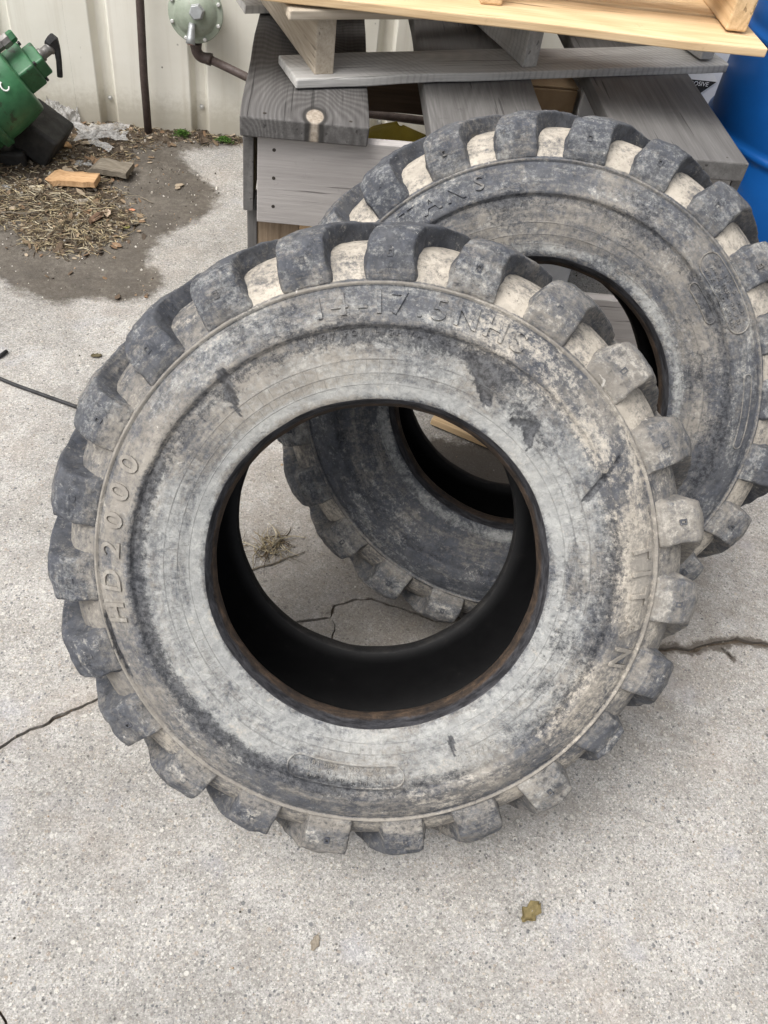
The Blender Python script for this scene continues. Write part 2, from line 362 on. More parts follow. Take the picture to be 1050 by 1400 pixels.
def grid_mesh(rows, closed_u=False, closed_v=False, cap=False):
    """rows: list of equal-length lists of points"""
    bm = bmesh.new(); V = [[bm.verts.new(p) for p in r] for r in rows]
    nr, nc = len(V), len(V[0])
    for i in range(nr if closed_u else nr - 1):
        for j in range(nc if closed_v else nc - 1):
            a, b = V[i], V[(i + 1) % nr]
            bm.faces.new((a[j], a[(j + 1) % nc], b[(j + 1) % nc], b[j]))
    if cap: bm.faces.new(list(reversed(V[0]))); bm.faces.new(V[-1])
    bmesh.ops.recalc_face_normals(bm, faces=bm.faces)
    return bm
def lathe(prof, n=32, cap=True, bm=None):
    """prof: (radius, height) along local z"""
    rows = [[(r * math.cos(2 * math.pi * k / n), r * math.sin(2 * math.pi * k / n), h) for k in range(n)] for r, h in prof]
    return grid_mesh(rows, closed_v=True, cap=cap)
def tube(pts, rad, n=10, cap=True):
    pts = [Vector(p) for p in pts]; rows = []
    rads = rad if hasattr(rad, '__len__') else [rad] * len(pts)
    up = Vector((0, 0, 1)); prev = None
    for i, p in enumerate(pts):
        t = (pts[min(i + 1, len(pts) - 1)] - pts[max(i - 1, 0)]).normalized()
        if prev is None:
            a = t.cross(up if abs(t.z) < .9 else Vector((1, 0, 0))).normalized()
        else:
            a = (prev - t * prev.dot(t)).normalized()
        prev = a; b = t.cross(a)
        rows.append([p + (a * math.cos(2 * math.pi * k / n) + b * math.sin(2 * math.pi * k / n)) * rads[i] for k in range(n)])
    return grid_mesh(rows, closed_v=True, cap=cap)
def box(x, y, z, nx=1, ny=1, nz=1):
    bm = bmesh.new(); bmesh.ops.create_cube(bm, size=1); bmesh.ops.scale(bm, vec=(x, y, z), verts=bm.verts)
    if nx > 1:
        es = [e for e in bm.edges if abs(e.verts[0].co.x - e.verts[1].co.x) > x * .9]
        bmesh.ops.subdivide_edges(bm, edges=es, cuts=nx - 1, use_grid_fill=True)
    return bm
def along(a, b):
    """matrix whose z runs from a to b, origin at a"""
    a, b = Vector(a), Vector(b); return Matrix.Translation(a) @ (b - a).to_track_quat('Z', 'Y').to_matrix().to_4x4()
def board(name, parent, L, W, T, mat, mw, seed=0, jit=.0018, ragged=0, bev=.002, warp=.003):
    rs = random.Random(seed)
    bm = box(L, W, T, 14)
    w1, w2 = rs.uniform(-warp, warp), rs.uniform(-warp, warp)
    for v in bm.verts:
        e = 1 if abs(v.co.x) > L * .49 else 0
        k = noise.noise((v.co.x * 7 + seed * 3.1, v.co.y * 4, v.co.z * 9 + seed))
        v.co.y += jit * 1.6 * k * (1 if v.co.y > 0 else -1); v.co.z += jit * .7 * noise.noise((v.co.x * 5, seed, v.co.y * 9)) + w1 * math.sin(v.co.x / L * 3.1) + w2 * v.co.y * v.co.x / L
        if e: v.co.x += jit * rs.uniform(-1, 1) + (ragged * rs.uniform(-1, 0) if v.co.x > 0 else 0)
    o = obj(name, bm, mat, parent, mw=mw); bevel(o, bev, 2)
    return o
def tint_mesh(name, verts, faces, tints):
    me = bpy.data.meshes.new(name); me.from_pydata(verts, [], faces)
    a = me.attributes.new('tint', 'FLOAT_COLOR', 'POINT')
    a.data.foreach_set('color', np.array([(*t, 1) for t in tints], dtype=np.float32).ravel())
    return me
def poly_sdf(P, poly):
    """signed distance, positive inside"""
    P = np.asarray(P, float); A = np.asarray(poly, float); B = np.roll(A, -1, 0)
    best = np.full(len(P), 1e9); ins = np.zeros(len(P), bool)
    for a, b in zip(A, B):
        ab = b - a; t = np.clip(((P - a) @ ab) / (ab @ ab), 0, 1)
        best = np.minimum(best, np.linalg.norm(P - a - t[:, None] * ab, axis=1))
        c = ((a[1] > P[:, 1]) != (b[1] > P[:, 1])) & (P[:, 0] < (b[0] - a[0]) * (P[:, 1] - a[1]) / (b[1] - a[1] + 1e-12) + a[0])
        ins ^= c
    return np.where(ins, best, -best)
def line_dist(P, pl):
    P = np.asarray(P, float); best = np.full(len(P), 1e9)
    for a, b in zip(pl[:-1], pl[1:]):
        a, b = np.array(a), np.array(b); ab = b - a; t = np.clip(((P - a) @ ab) / (ab @ ab), 0, 1)
        best = np.minimum(best, np.linalg.norm(P - a - t[:, None] * ab, axis=1))
    return best

# ------------------------------------------------------------ ground with cracks cut into it
CRACK = [(-.76, .56), (-.64, .63), (-.548, .675), (-.465, .713), (-.441, .735), (-.414, .751), (-.371, .779), (-.315, .813), (-.209, .874), (-.081, .943), (.028, .989), (.088, 1.0), (.095, 1.029), (.129, 1.043), (.17, 1.05), (.211, 1.036), (.259, 1.018), (.299, 1.0), (.335, 1.014), (.453, 1.007), (.596, .96), (.754, .952), (.786, .958), (.814, .949), (.85, .966), (.884, .974), (.925, .979), (.985, .971), (1.093, .961), (1.3, .99)]
BRANCH = [(.092, .994), (.096, .971), (.086, .932), (.073, .86)]
CORNER = [(-.50, .385), (-.42, .350), (-.372, .322), (-.345, .288), (-.325, .22)]
SPUR = [(.880, .962), (.889, .952), (.899, .936)]
STAIN = [(-.226, 2.947), (-.411, 2.858), (-.414, 2.817), (-.35, 2.729), (-.276, 2.633), (-.265, 2.557), (-.29, 2.465), (-.375, 2.356), (-.403, 2.336), (-.434, 2.222), (-.423, 2.179), (-.373, 2.128), (-.375, 2.067), (-.41, 2.012), (-.473, 1.987), (-.577, 1.991), (-.607, 1.954), (-.667, 1.979), (-.747, 2.002), (-.795, 2.047), (-1.065, 2.028), (-1.9, 2.3), (-1.9, 3.1), (-.245, 3.1)]
SOIL = [(-.10, 2.955), (-.228, 2.94), (-.44, 2.9), (-.546, 2.807), (-.559, 2.62), (-.464, 2.395), (-.518, 2.267), (-.577, 2.202), (-.667, 2.159), (-.753, 2.195), (-.827, 2.299), (-.986, 2.333), (-1.3, 2.4), (-1.3, 3.02), (-.10, 3.02)]

def crack_poly(pl, w0, w1, seed):
    rs = random.Random(seed); pts = []
    for a, b in zip(pl[:-1], pl[1:]):
        a, b = Vector(a), Vector(b); n = max(1, int((b - a).length / .009))
        for i in range(n): pts.append(a.lerp(b, i / n))
    pts.append(Vector(pl[-1])); L, Rr = [], []
    for i, p in enumerate(pts):
        t = (pts[min(i + 1, len(pts) - 1)] - pts[max(i - 1, 0)]).normalized(); nn = Vector((-t.y, t.x))
        f = i / (len(pts) - 1); w = (w0 + (w1 - w0) * f) * (.65 + .9 * abs(noise.noise((i * .21, seed, 0)))) * (.35 if i in (0, len(pts) - 1) else 1)
        p = p + nn * .005 * noise.noise((i * .45, seed + 9, 0))
        L.append(p + nn * w * (.5 + .35 * rs.random())); Rr.append(p - nn * w * (.5 + .35 * rs.random()))
    return Rr + L[::-1]
def build_ground():
    X0, X1, Y0, Y1 = -1.7, 2.0, -.1, 3.2
    vs, faces = [], []
    def add_poly(pp):
        i0 = len(vs); vs.extend(pp); faces.append(list(range(i0, i0 + len(pp))))
    for pl, a, b, s in ((CRACK[:12], .0065, .005, 1), (CRACK[11:20], .004, .004, 2), (CRACK[19:], .008, .0095, 3), (BRANCH, .003, .002, 4), (CORNER, .003, .003, 5), (SPUR, .008, .004, 6)):
        add_poly(crack_poly(pl, a, b, s))
    rs = random.Random(3); st = .026
    for i in range(int((X1 - X0) / st)):
        for j in range(int((Y1 - Y0) / st)):
            vs.append(Vector((X0 + (i + .5 + rs.uniform(-.2, .2)) * st, Y0 + (j + .5 + rs.uniform(-.2, .2)) * st)))
    B = 70
    for p in ((-B, -B), (B, -B), (B, B), (-B, B)): vs.append(Vector(p))
    V, _, F, ov, oe, of = delaunay_2d_cdt([Vector(v) for v in vs], [], faces, 0, 1e-6)
    keep = [f for f, o in zip(F, of) if not o]
    P = np.array([(v.x, v.y) for v in V])
    # gentle unevenness of the slab
    z = np.array([.004 * noise.noise((x * 1.7, y * 1.7, 0)) if abs(x) < 3 and -1 < y < 3.4 else 0 for x, y in P])
    verts = [(x, y, zz) for (x, y), zz in zip(P.tolist(), z)]
    # crack walls: extrude rim edges down
    cnt = {}
    for f in keep:
        for a, b in zip(f, f[1:] + f[:1]): cnt[(a, b)] = 1
    rim = [(a, b) for (a, b) in cnt if (b, a) not in cnt and abs(P[a][0]) < 5 and abs(P[b][0]) < 5]
    low = {}
    for e in rim:
        for k in e:
            if k not in low: low[k] = len(verts); verts.append((verts[k][0], verts[k][1], verts[k][2] - .014))
    fs = [tuple(f) for f in keep] + [(b, a, low[a], low[b]) for a, b in rim]
    me = bpy.data.meshes.new('ground'); me.from_pydata(verts, [], fs); me.validate()
    Q = np.array([(v[0], v[1]) for v in verts])
    sd_ = poly_sdf(Q, STAIN); stain = np.clip(.5 + sd_ / .09, 0, 1)
    d1 = line_dist(Q, CRACK[18:28]); dm = np.clip(1 - d1 / .034, 0, 1) * .78
    d2 = line_dist(Q, CRACK[10:18]); dm = np.maximum(dm, np.clip(1 - d2 / .028, 0, 1) * .52)
    d3 = line_dist(Q, [(.26, 1.08), (.40, 1.03), (.52, 1.0)]); dm = np.maximum(dm, np.clip(1 - d3 / .06, 0, 1) * .75)
    d5 = line_dist(Q, [(.25, 1.43), (.45, 1.46), (.7, 1.5)]); dm = np.maximum(dm, np.clip(1.2 - d5 / .13, 0, 1) * .9)  # painted shade on the slab between rear tyre and platform
    d4 = line_dist(Q, SPUR); dm = np.maximum(dm, np.clip(1 - d4 / .02, 0, 1) * .75)
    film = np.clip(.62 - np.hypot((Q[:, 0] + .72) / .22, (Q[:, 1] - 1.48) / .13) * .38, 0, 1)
    film = np.maximum(film, np.clip(.92 - np.hypot((Q[:, 0] - .34) / .62, (Q[:, 1] - 1.18) / .42) * .42, 0, 1))  # dirt film strengthened to paint the shade seen through the tyre holes
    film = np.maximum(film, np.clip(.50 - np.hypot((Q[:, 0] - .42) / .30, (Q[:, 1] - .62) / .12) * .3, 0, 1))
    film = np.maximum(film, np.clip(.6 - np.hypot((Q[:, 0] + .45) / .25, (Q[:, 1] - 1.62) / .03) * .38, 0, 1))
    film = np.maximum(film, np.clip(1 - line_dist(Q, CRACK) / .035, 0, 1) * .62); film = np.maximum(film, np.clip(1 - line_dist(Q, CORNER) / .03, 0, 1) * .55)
    for nm, arr in (('stain', stain), ('damp_shade', dm), ('film', film)):
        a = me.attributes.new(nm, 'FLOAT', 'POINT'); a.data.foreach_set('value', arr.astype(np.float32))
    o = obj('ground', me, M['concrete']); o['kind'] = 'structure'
    # packed dirt in the bottom of the cracks
    n = 90; vv, ff = [], []
    for i in range(n + 1):
        for j in range(31):
            x = -1 + 2.6 * i / n; y = .15 + 1.0 * j / 30
            vv.append((x, y, -.0085 + .003 * noise.noise((x * 14, y * 14, 2))))
    for i in range(n):
        for j in range(30):
            a = i * 31 + j; ff.append((a, a + 31, a + 32, a + 1))
    me = bpy.data.meshes.new('crack_dirt'); me.from_pydata(vv, [], ff)
    o = obj('crack_dirt', me, M['soil']); o['kind'] = 'structure'
build_ground()

# ------------------------------------------------------------ soil bank with straw and litter
def soil_h(x, y):
    d = float(poly_sdf([(x, y)], SOIL)[0])
    if d < 0: return -.01
    return soil_z(x, y, d)
def soil_z(x, y, d):
    k = min(1, d / .14); k = k * k * (3 - 2 * k)
    n = noise.fractal((x * 9, y * 9, 3), 1, 2.1, 4)
    bank = max(0, 1 - (3.0 - y) / .12)
    return -.003 + k * (.014 + .012 * n) + .026 * bank * k + .006 * noise.noise((x * 35, y * 35, 1)) * min(1, d / .03)
def build_soil():
    st = .011; xs = np.arange(-1.3, -.09, st); ys = np.arange(2.14, 3.02, st)
    XX, YY = np.meshgrid(xs, ys, indexing='ij'); P = np.stack([XX.ravel(), YY.ravel()], 1)
    d = poly_sdf(P, SOIL)
    d = d + np.array([.022 * noise.fractal((x * 24, y * 24, 0), 1, 2, 3) for x, y in P])
    verts, idx = [], -np.ones(len(P), int)
    for k in np.nonzero(d > -.012)[0]:
        idx[k] = len(verts); verts.append((P[k][0], P[k][1], soil_z(P[k][0], P[k][1], d[k]) if d[k] > 0 else -.008))
    ny = len(ys); fs = []
    for i in range(len(xs) - 1):
        for j in range(ny - 1):
            q = [idx[i * ny + j], idx[(i + 1) * ny + j], idx[(i + 1) * ny + j + 1], idx[i * ny + j + 1]]
            if min(q) >= 0: fs.append(tuple(int(a) for a in q))
    me = bpy.data.meshes.new('soil'); me.from_pydata(verts, [], fs)
    o = obj('soil', me, M['soil'], smooth=True); o['kind'] = 'structure'
build_soil()
STRAW = [(.28, .23, .14), (.36, .30, .19), (.20, .155, .095), (.13, .097, .063), (.40, .35, .25), (.08, .06, .04), (.18, .16, .12), (.12, .09, .06)]
def straw(name, n, sampler, lmin, lmax, zf, wmin=.0008, wmax=.0022, lift=.008, tints=STRAW, seed=1, curl=1.0):
    rs = random.Random(seed); V, F, T = [], [], []
    for k in range(n):
        x, y = sampler(rs); L = rs.uniform(lmin, lmax) * (1 if rs.random() < .85 else 1.6); a = rs.uniform(0, 2 * math.pi); w = rs.uniform(wmin, wmax)
        bend = rs.uniform(-1.1, 1.1) * curl; z0 = zf(x, y) + rs.uniform(.0, lift * .4); tilt = rs.uniform(-.1, .35); t = rs.choice(tints); f = rs.uniform(.7, 1.25)
        i0 = len(V); px, py, pz = x, y, z0
        for s in range(4):
            u = s / 3; aa = a + bend * (u - .5)
            nx, ny_ = -math.sin(aa), math.cos(aa); ww = w * (1 - .55 * u)
            V += [(px + nx * ww, py + ny_ * ww, pz), (px - nx * ww, py - ny_ * ww, pz), (px, py, pz + ww * 1.3)]
            T += [tuple(c * f for c in t)] * 3
            px += math.cos(aa) * L / 3; py += math.sin(aa) * L / 3; pz = max(zf(px, py) + .0008, pz + math.sin(tilt) * L / 3 * (1 - u * 1.6))
        for s in range(3):
            b = i0 + s * 3
            for c in range(3): F.append((b + c, b + (c + 1) % 3, b + 3 + (c + 1) % 3, b + 3 + c))
    return tint_mesh(name, V, F, T)
def in_poly(poly, bias=None):
    xs = [p[0] for p in poly]; ys = [p[1] for p in poly]
    def f(rs):
        while True:
            x, y = rs.uniform(min(xs), max(xs)), rs.uniform(min(ys), max(ys))
            if poly_sdf([(x, y)], poly)[0] > -.004 and (bias is None or rs.random() < bias(x, y)): return x, y
    return f
def blob(cx, cy, rx, ry):
    def f(rs):
        a = rs.uniform(0, 2 * math.pi); r = min(2.2, abs(rs.gauss(0, .6))); return cx + rx * r * math.cos(a), cy + ry * r * math.sin(a)
    return f
LOWER = [(-.48, 2.40), (-.52, 2.29), (-.577, 2.222), (-.667, 2.18), (-.75, 2.21), (-.83, 2.31), (-.98, 2.36), (-.98, 2.55), (-.6, 2.5)]
obj('straw', straw('straw', 2500, in_poly(SOIL, lambda x, y: .5 + .5 * (noise.noise((x * 8, y * 8, 5)) > -.1)), .008, .034, soil_h, seed=1), M['debris'])
obj('straw', straw('straw', 1150, in_poly(LOWER), .010, .038, soil_h, lift=.02, seed=2), M['debris'])
for o in [o for o in bpy.data.objects if o.name.startswith('straw')]:
    tag(o, None, None, kind='stuff')
bpy.data.objects['straw']['label'] = 'dry straw and grass bits strewn over the soil bank by the wall'
bpy.data.objects['straw.001']['label'] = 'dense mat of dry straw on the front edge of the soil'
for o in [o for o in bpy.data.objects if o.name.startswith('straw')]: o['category'] = 'straw'
# grit washed on the slab
def grit(n, sampler, seed, smin, smax, tints, zf=lambda x, y: 0):
    rs = random.Random(seed); V, F, T = [], [], []
    for k in range(n):
        x, y = sampler(rs); s = rs.uniform(smin, smax) * (1 if rs.random() < .9 else 1.7); a = rs.uniform(0, 6.28); t = rs.choice(tints); i0 = len(V); z = zf(x, y)
        for c in range(5):
            q = a + c * 1.2566; rr = s * rs.uniform(.6, 1.1); V.append((x + rr * math.cos(q), y + rr * math.sin(q), z - .001)); T.append(t)
        for c in range(5):
            q = a + c * 1.2566 + .3; rr = s * rs.uniform(.35, .6); V.append((x + rr * math.cos(q), y + rr * math.sin(q), z + s * rs.uniform(.5, .9))); T.append(t)
        for c in range(5): F.append((i0 + c, i0 + (c + 1) % 5, i0 + 5 + (c + 1) % 5, i0 + 5 + c))
        F.append(tuple(i0 + 5 + c for c in range(5)))
    return tint_mesh('grit', V, F, T)
GT = [(.10, .085, .07), (.2, .18, .15), (.36, .33, .29), (.6, .57, .52), (.07, .06, .05), (.30, .22, .15)]
def slab(rs): return rs.uniform(-1.0, 1.4), rs.uniform(.2, 2.9)
o = obj('grit', grit(900, slab, 5, .0008, .0026, GT), M['debris']); tag(o, 'loose grit and crumbs scattered over the concrete', 'grit', kind='stuff')
o = obj('grit', grit(900, in_poly(STAIN[:20] + [(-1.1, 2.1), (-1.1, 3.0), (-.3, 3.0)]), 6, .0008, .004, GT, lambda x, y: max(0, soil_h(x, y))), M['debris'])
tag(o, 'soil crumbs and small stones on the dirty corner of the slab', 'grit', kind='stuff')
o = obj('grit', grit(500, in_poly(SOIL), 8, .002, .009, GT[:3] + GT[4:], soil_h), M['debris'])
tag(o, 'lumps of earth and pebbles lying on the soil bank', 'grit', kind='stuff')

BT = [(.16, .115, .075), (.24, .18, .12), (.10, .072, .05), (.33, .27, .20), (.07, .055, .042), (.20, .13, .08)]
def flakes(n, sampler, seed):
    rs = random.Random(seed); V, F, T = [], [], []
    for k in range(n):
        x, y = sampler(rs); L = rs.uniform(.004, .013) * (1 if rs.random() < .85 else 1.8); W = L * rs.uniform(.3, .7); a = rs.uniform(0, 6.28); z = max(0, soil_h(x, y)) + rs.uniform(.001, .006); t = rs.choice(BT); i0 = len(V)
        tx, ty = rs.uniform(-.5, .5), rs.uniform(-.5, .5)
        for c in range(6):
            q = c * 1.0472; px, py = L * math.cos(q) * rs.uniform(.7, 1.1), W * math.sin(q) * rs.uniform(.7, 1.1)
            for h in (0, .0009): V.append((x + px * math.cos(a) - py * math.sin(a), y + px * math.sin(a) + py * math.cos(a), z + px * tx + py * ty + h)); T.append(t)
        F.append(tuple(i0 + 2 * c + 1 for c in range(6))); F.append(tuple(i0 + 2 * c for c in reversed(range(6))))
        for c in range(6): d = (c + 1) % 6; F.append((i0 + 2 * c, i0 + 2 * d, i0 + 2 * d + 1, i0 + 2 * c + 1))
    return tint_mesh('bark_litter', V, F, T)
o = obj('bark_litter', flakes(650, in_poly(SOIL), 17), M['debris']); tag(o, 'brown bark flakes and leaf bits mixed over the soil bank', 'litter', kind='stuff')
o = obj('bark_litter', flakes(90, in_poly(STAIN[:20] + [(-1.1, 2.1), (-1.1, 3.0), (-.3, 3.0)]), 19), M['debris']); tag(o, 'sparse bark flakes on the stained slab around the soil', 'litter', kind='stuff')

# ------------------------------------------------------------ ribbed steel wall
WY = 3.0
def build_wall():
    w = thing('metal_wall', 'cream ribbed sheet metal wall with scratches and mud along its foot', 'wall', (0, WY, 0))
    ribs = [-1.575 + .3015 * k for k in range(16)]
    z0, z1 = -.01, 2.6
    # one panel per three grooves, profile swept upward
    edges = [-1.75] + [ribs[i] + .20 for i in (2, 5, 8, 11, 14)] + [3.3]
    for a, b in zip(edges[:-1], edges[1:]):
        prof = [(a, 0)]
        for r in ribs:
            if a < r - .03 < b - .06:
                prof += [(r - .030, 0), (r - .0265, .002), (r - .013, .026), (r - .010, .028), (r + .020, .028), (r + .0225, .026), (r + .030, .002), (r + .033, 0)]
        prof.append((b - .0005, 0))
        rows = []
        for zz in (z0, .03, .07, .15, .4, 1.0, z1):
            rows.append([(x, d + .0025 * noise.noise((x * 6, zz * 8, 0)) * (1 if zz < .3 else .4), zz + (.012 * noise.noise((x * 5, 7, 0)) if zz == z0 else 0)) for x, d in prof])
        bm = grid_mesh(rows)
        o = obj('wall_panel', bm, M['siding'], w)
        s = o.modifiers.new('sheet', 'SOLIDIFY'); s.thickness = .0012; s.offset = 0
    sc = lathe([(.0088, 0), (.0088, .0012), (.0056, .0015), (.0056, .0062), (.0046, .0072)], 6)
    me = bpy.data.meshes.new('screw'); sc.to_mesh(me); sc.free(); me.materials.append(M['screw'])
    for r in ribs:
        for zz in (.078 + .01 * math.sin(r * 9), 1.1, 2.0):
            if r + .006 < -1.7: continue
            obj('screw', me, None, w, mw=Matrix.Translation((r + .006, .0262, zz)) @ Matrix.Rotation(R_(90), 4, 'X'))
    return w
build_wall()
# dark footing seen under the sheet
o = obj('wall_footing', box(5.0, .16, .16), M['soil'], loc=(.75, WY + .115, -.055)); o['kind'] = 'structure'

# ------------------------------------------------------------ gas line
def arc_pts(c, a, b, n=8):
    """quarter bend at corner c from direction a to direction b (vectors of the bend radius)"""
    c, a, b = Vector(c), Vector(a), Vector(b)
    return [c + a * (1 - math.sin(t)) + b * (1 - math.cos(t)) for t in [math.pi / 2 * i / n for i in range(n + 1)]]
p = thing('standpipe', 'upright dark brown pipe rising from the soil in front of wall', 'pipe', (-.535, 2.945, 0))
obj('pipe_run', tube([(0, 0, -.05), (.002, 0, .2), (.016, .004, .6), (.03, .006, 1.6), (.03, .006, 2.3)], .0128, 16), M['pipe'], p, smooth=True)
obj('collar', lathe([(.0128, -.02), (.0175, -.018), (.0175, .028), (.0155, .034), (.0128, .034)], 16), M['pipe'], p, loc=(.021, .004, .80), smooth=True)
obj('strap', box(.075, .004, .024), M['steel'], p, loc=(.016, -.0155, .92))
rg = thing('gas_regulator', 'grey green round gas regulator with hex cap mounted before the wall', 'gas regulator', (-.358, 2.93, .405))
yrot = Matrix.Rotation(R_(90), 4, 'X')           # local z -> -y (towards the viewer)
tilt = Matrix.Rotation(R_(-14), 4, 'X')
body = obj('housing', lathe([(.03, -.05), (.062, -.045), (.068, -.02), (.068, -.008), (.082, -.008), (.083, .001), (.082, .008), (.066, .009), (.061, .016), (.048, .028), (.030, .036), (.024, .038)], 48), M['regul'], rg, mw=tilt @ yrot, smooth=True)
bevel(body, .001, 1, 40)
for k in range(8):
    a = R_(22 + 45 * k)
    obj('bolt', lathe([(.0055, -.012), (.0055, .005), (.0062, .005), (.0062, .009), (.004, .0105)], 6), M['screw'], rg, mw=tilt @ yrot @ Matrix.Translation((.075 * math.cos(a), .075 * math.sin(a), .007)))
cap_ = obj('hex_cap', lathe([(.024, .0), (.024, .006), (.0215, .008), (.0215, .028), (.019, .031)], 6), M['cast'], rg, mw=tilt @ yrot @ Matrix.Translation((.008, .006, .036)) @ Matrix.Rotation(R_(12), 4, 'Z')); bevel(cap_, .0012)
vs_ = obj('vent_spout', tube([(-.006, -.045, -.015), (-.008, -.052, -.03), (-.010, -.064, -.052), (-.012, -.070, -.066)], [.010, .0105, .0125, .014], 18), M['cast'], rg, smooth=True)
obj('vent_screen', lathe([(.0095, 0), (.0095, .001), (.004, .0015)], 16), M['pink'], vs_, mw=along((-.012, -.0702, -.0664), (-.0125, -.0745, -.0750)))
obj('outlet', tube([(-.004, .004, -.06), (-.004, .004, -.098)], .0125, 16), M['pipe'], rg, smooth=True)
gp = thing('gas_pipe', 'dark brown gas pipe with elbow running right below the regulator', 'pipe', (-.362, 2.934, .30))
el = [(0, 0, .012), (0, 0, 0)] + [(.026 * (1 - math.cos(t)), 0, -.026 * math.sin(t)) for t in [math.pi / 2 * i / 8 for i in range(1, 9)]]
e_ = obj('elbow', tube([(0, 0, .018), (0, 0, .012), (0, 0, 0)] + el[2:] + [(.040, -.002, -.027), (.047, -.003, -.028)], [.0185, .0185, .0165] + [.0165] * 8 + [.0185, .0185], 18), M['pipe'], gp, smooth=True)
obj('pipe_run', tube([(.04, -.002, -.027), (.10, -.03, -.037), (.22, -.09, -.057), (.55, -.14, -.09), (1.4, -.18, -.10)], .0128, 16), M['pipe'], gp, smooth=True)

# ------------------------------------------------------------ green pump head lying by the wall
def build_pump():
    t = thing('pump_head', 'green painted cast pump head with black lever lying against wall', 'pump', (-.93, 2.76, 0))
    A0 = Vector((.080, -.07, .272)); ax = Vector((.75, .42, .50)).normalized()
    upv = (Vector((0, 0, 1)) - ax * ax.z).normalized()
    mw = lambda d: along(A0 + ax * d, A0 + ax * (d + .1))
    c = obj('casing', lathe([(.10, -.30), (.118, -.29), (.122, -.20), (.122, -.10), (.118, -.045), (.112, -.014), (.110, -.004), (.104, 0), (.05, .002)], 56), M['green'], t, mw=mw(0), smooth=True); bevel(c, .002, 2, 35)
    obj('flange', lathe([(.124, -.018), (.132, -.016), (.132, .006), (.125, .010), (.118, .010)], 56), M['green'], t, mw=mw(-.14), smooth=True)
    b = obj('valve_block', box(.105, .085, .060), M['green'], t, mw=mw(.026) @ Matrix.Rotation(R_(20), 4, 'Z')); bevel(b, .008, 3)
    b = obj('valve_cover', box(.075, .064, .035), M['green'], t, mw=mw(.070) @ Matrix.Rotation(R_(20), 4, 'Z') @ Matrix.Translation((-.006, .0, 0))); bevel(b, .006, 3)
    obj('fitting', lathe([(.019, 0), (.019, .012), (.015, .014), (.015, .034), (.018, .036), (.018, .046), (.012, .048)], 20), M['steel'], t, mw=mw(.082), smooth=True)
    obj('fitting', lathe([(.015, 0), (.015, .02), (.019, .022), (.019, .045), (.014, .048)], 8), M['steel'], t, mw=along(A0 + ax * .0 + upv * .086, A0 + ax * .05 + upv * .086))
    obj('cap_nut', lathe([(.017, 0), (.017, .014), (.013, .019)], 6), M['green'], t, mw=along(A0 + ax * .046 + upv * .086, A0 + ax * .1 + upv * .086))
    for q in ((.030, .028), (-.030, .028), (.030, -.028), (-.030, -.028)):
        obj('bolt', lathe([(.0062, 0), (.0062, .006), (.0045, .0075)], 6), M['blackiron'], t, mw=mw(.056) @ Matrix.Rotation(R_(20), 4, 'Z') @ Matrix.Translation((*q, 0)) @ Matrix.Translation((q[0] * .45, q[1] * .25, 0)))
    k = A0 + ax * .135
    lv = obj('lever', tube([k + Vector((-.012, 0, .018)), k + Vector((0, -.004, .010)), k + Vector((.010, -.006, -.006)), k + Vector((.010, -.006, -.04)), k + Vector((.006, -.006, -.085))], [.019, .020, .010, .0085, .0085], 8), M['blackrub'], t)
    obj('boss', lathe([(.052, -.10), (.052, -.012), (.049, -.004)], 32), M['greenpale'], t, mw=along((.028, -.115, .150), (.062, -.205, .140)), smooth=True)
    f = obj('boss_face', lathe([(.048, -.004), (.0475, .001), (.010, .0015)], 32), M['rust'], t, mw=along((.028, -.115, .150), (.062, -.205, .140)))
    obj('plug', lathe([(.0065, 0), (.0065, .005), (.004, .006)], 8), M['blackiron'], f, mw=Matrix.Translation((.006, -.004, .0012)))
    b = obj('base_block', box(.13, .15, .105), M['blackiron'], t, mw=Matrix.Translation((.105, -.025, .080)) @ Matrix.Rotation(R_(-10), 4, 'Z') @ Matrix.Rotation(R_(32), 4, 'Y')); bevel(b, .01, 3)
    b = obj('foot', box(.22, .18, .055), M['blackiron'], t, mw=Matrix.Translation((-.05, -.04, .028)) @ Matrix.Rotation(R_(8), 4, 'Z')); bevel(b, .012, 3)
    b = obj('rib', box(.02, .20, .12), M['green'], t, mw=Matrix.Translation((-.045, -.07, .115)) @ Matrix.Rotation(R_(-35), 4, 'Y')); bevel(b, .006, 2)
    # hand drawn paint strokes on the casing flank that faces the yard
    def on_casing(d, ang, lift=.0006):
        mm = mw(-d); 
        q = mm @ Vector((.1225 * math.cos(ang), .1225 * math.sin(ang), 0)); nn = (mm.to_3x3() @ Vector((math.cos(ang), math.sin(ang), 0))); return q + nn * lift
    best = min(range(360), key=lambda a: (on_casing(.08, R_(a)) - on_casing(.08, R_(a), 0)).normalized().dot(Vector((-.25, .85, -.5))))
    ba = R_(best)
    def stroke(pts):
        obj('paint_mark', tube([on_casing(d, ba + a) for d, a in pts], .0022, 6), M['chalk'], t)
    three = [(.045 + .010 * math.cos(q), .10 * math.sin(q) + .16) for q in [R_(150 - 24 * i) for i in range(11)]] + [(.045 + .012 * math.cos(q), .12 * math.sin(q) - .06) for q in [R_(80 - 24 * i) for i in range(11)]]
    cc = [(.082 + .012 * math.cos(q), .13 * math.sin(q) + .05) for q in [R_(50 + 26 * i) for i in range(11)]]
    stroke(three); stroke(cc)
build_pump()

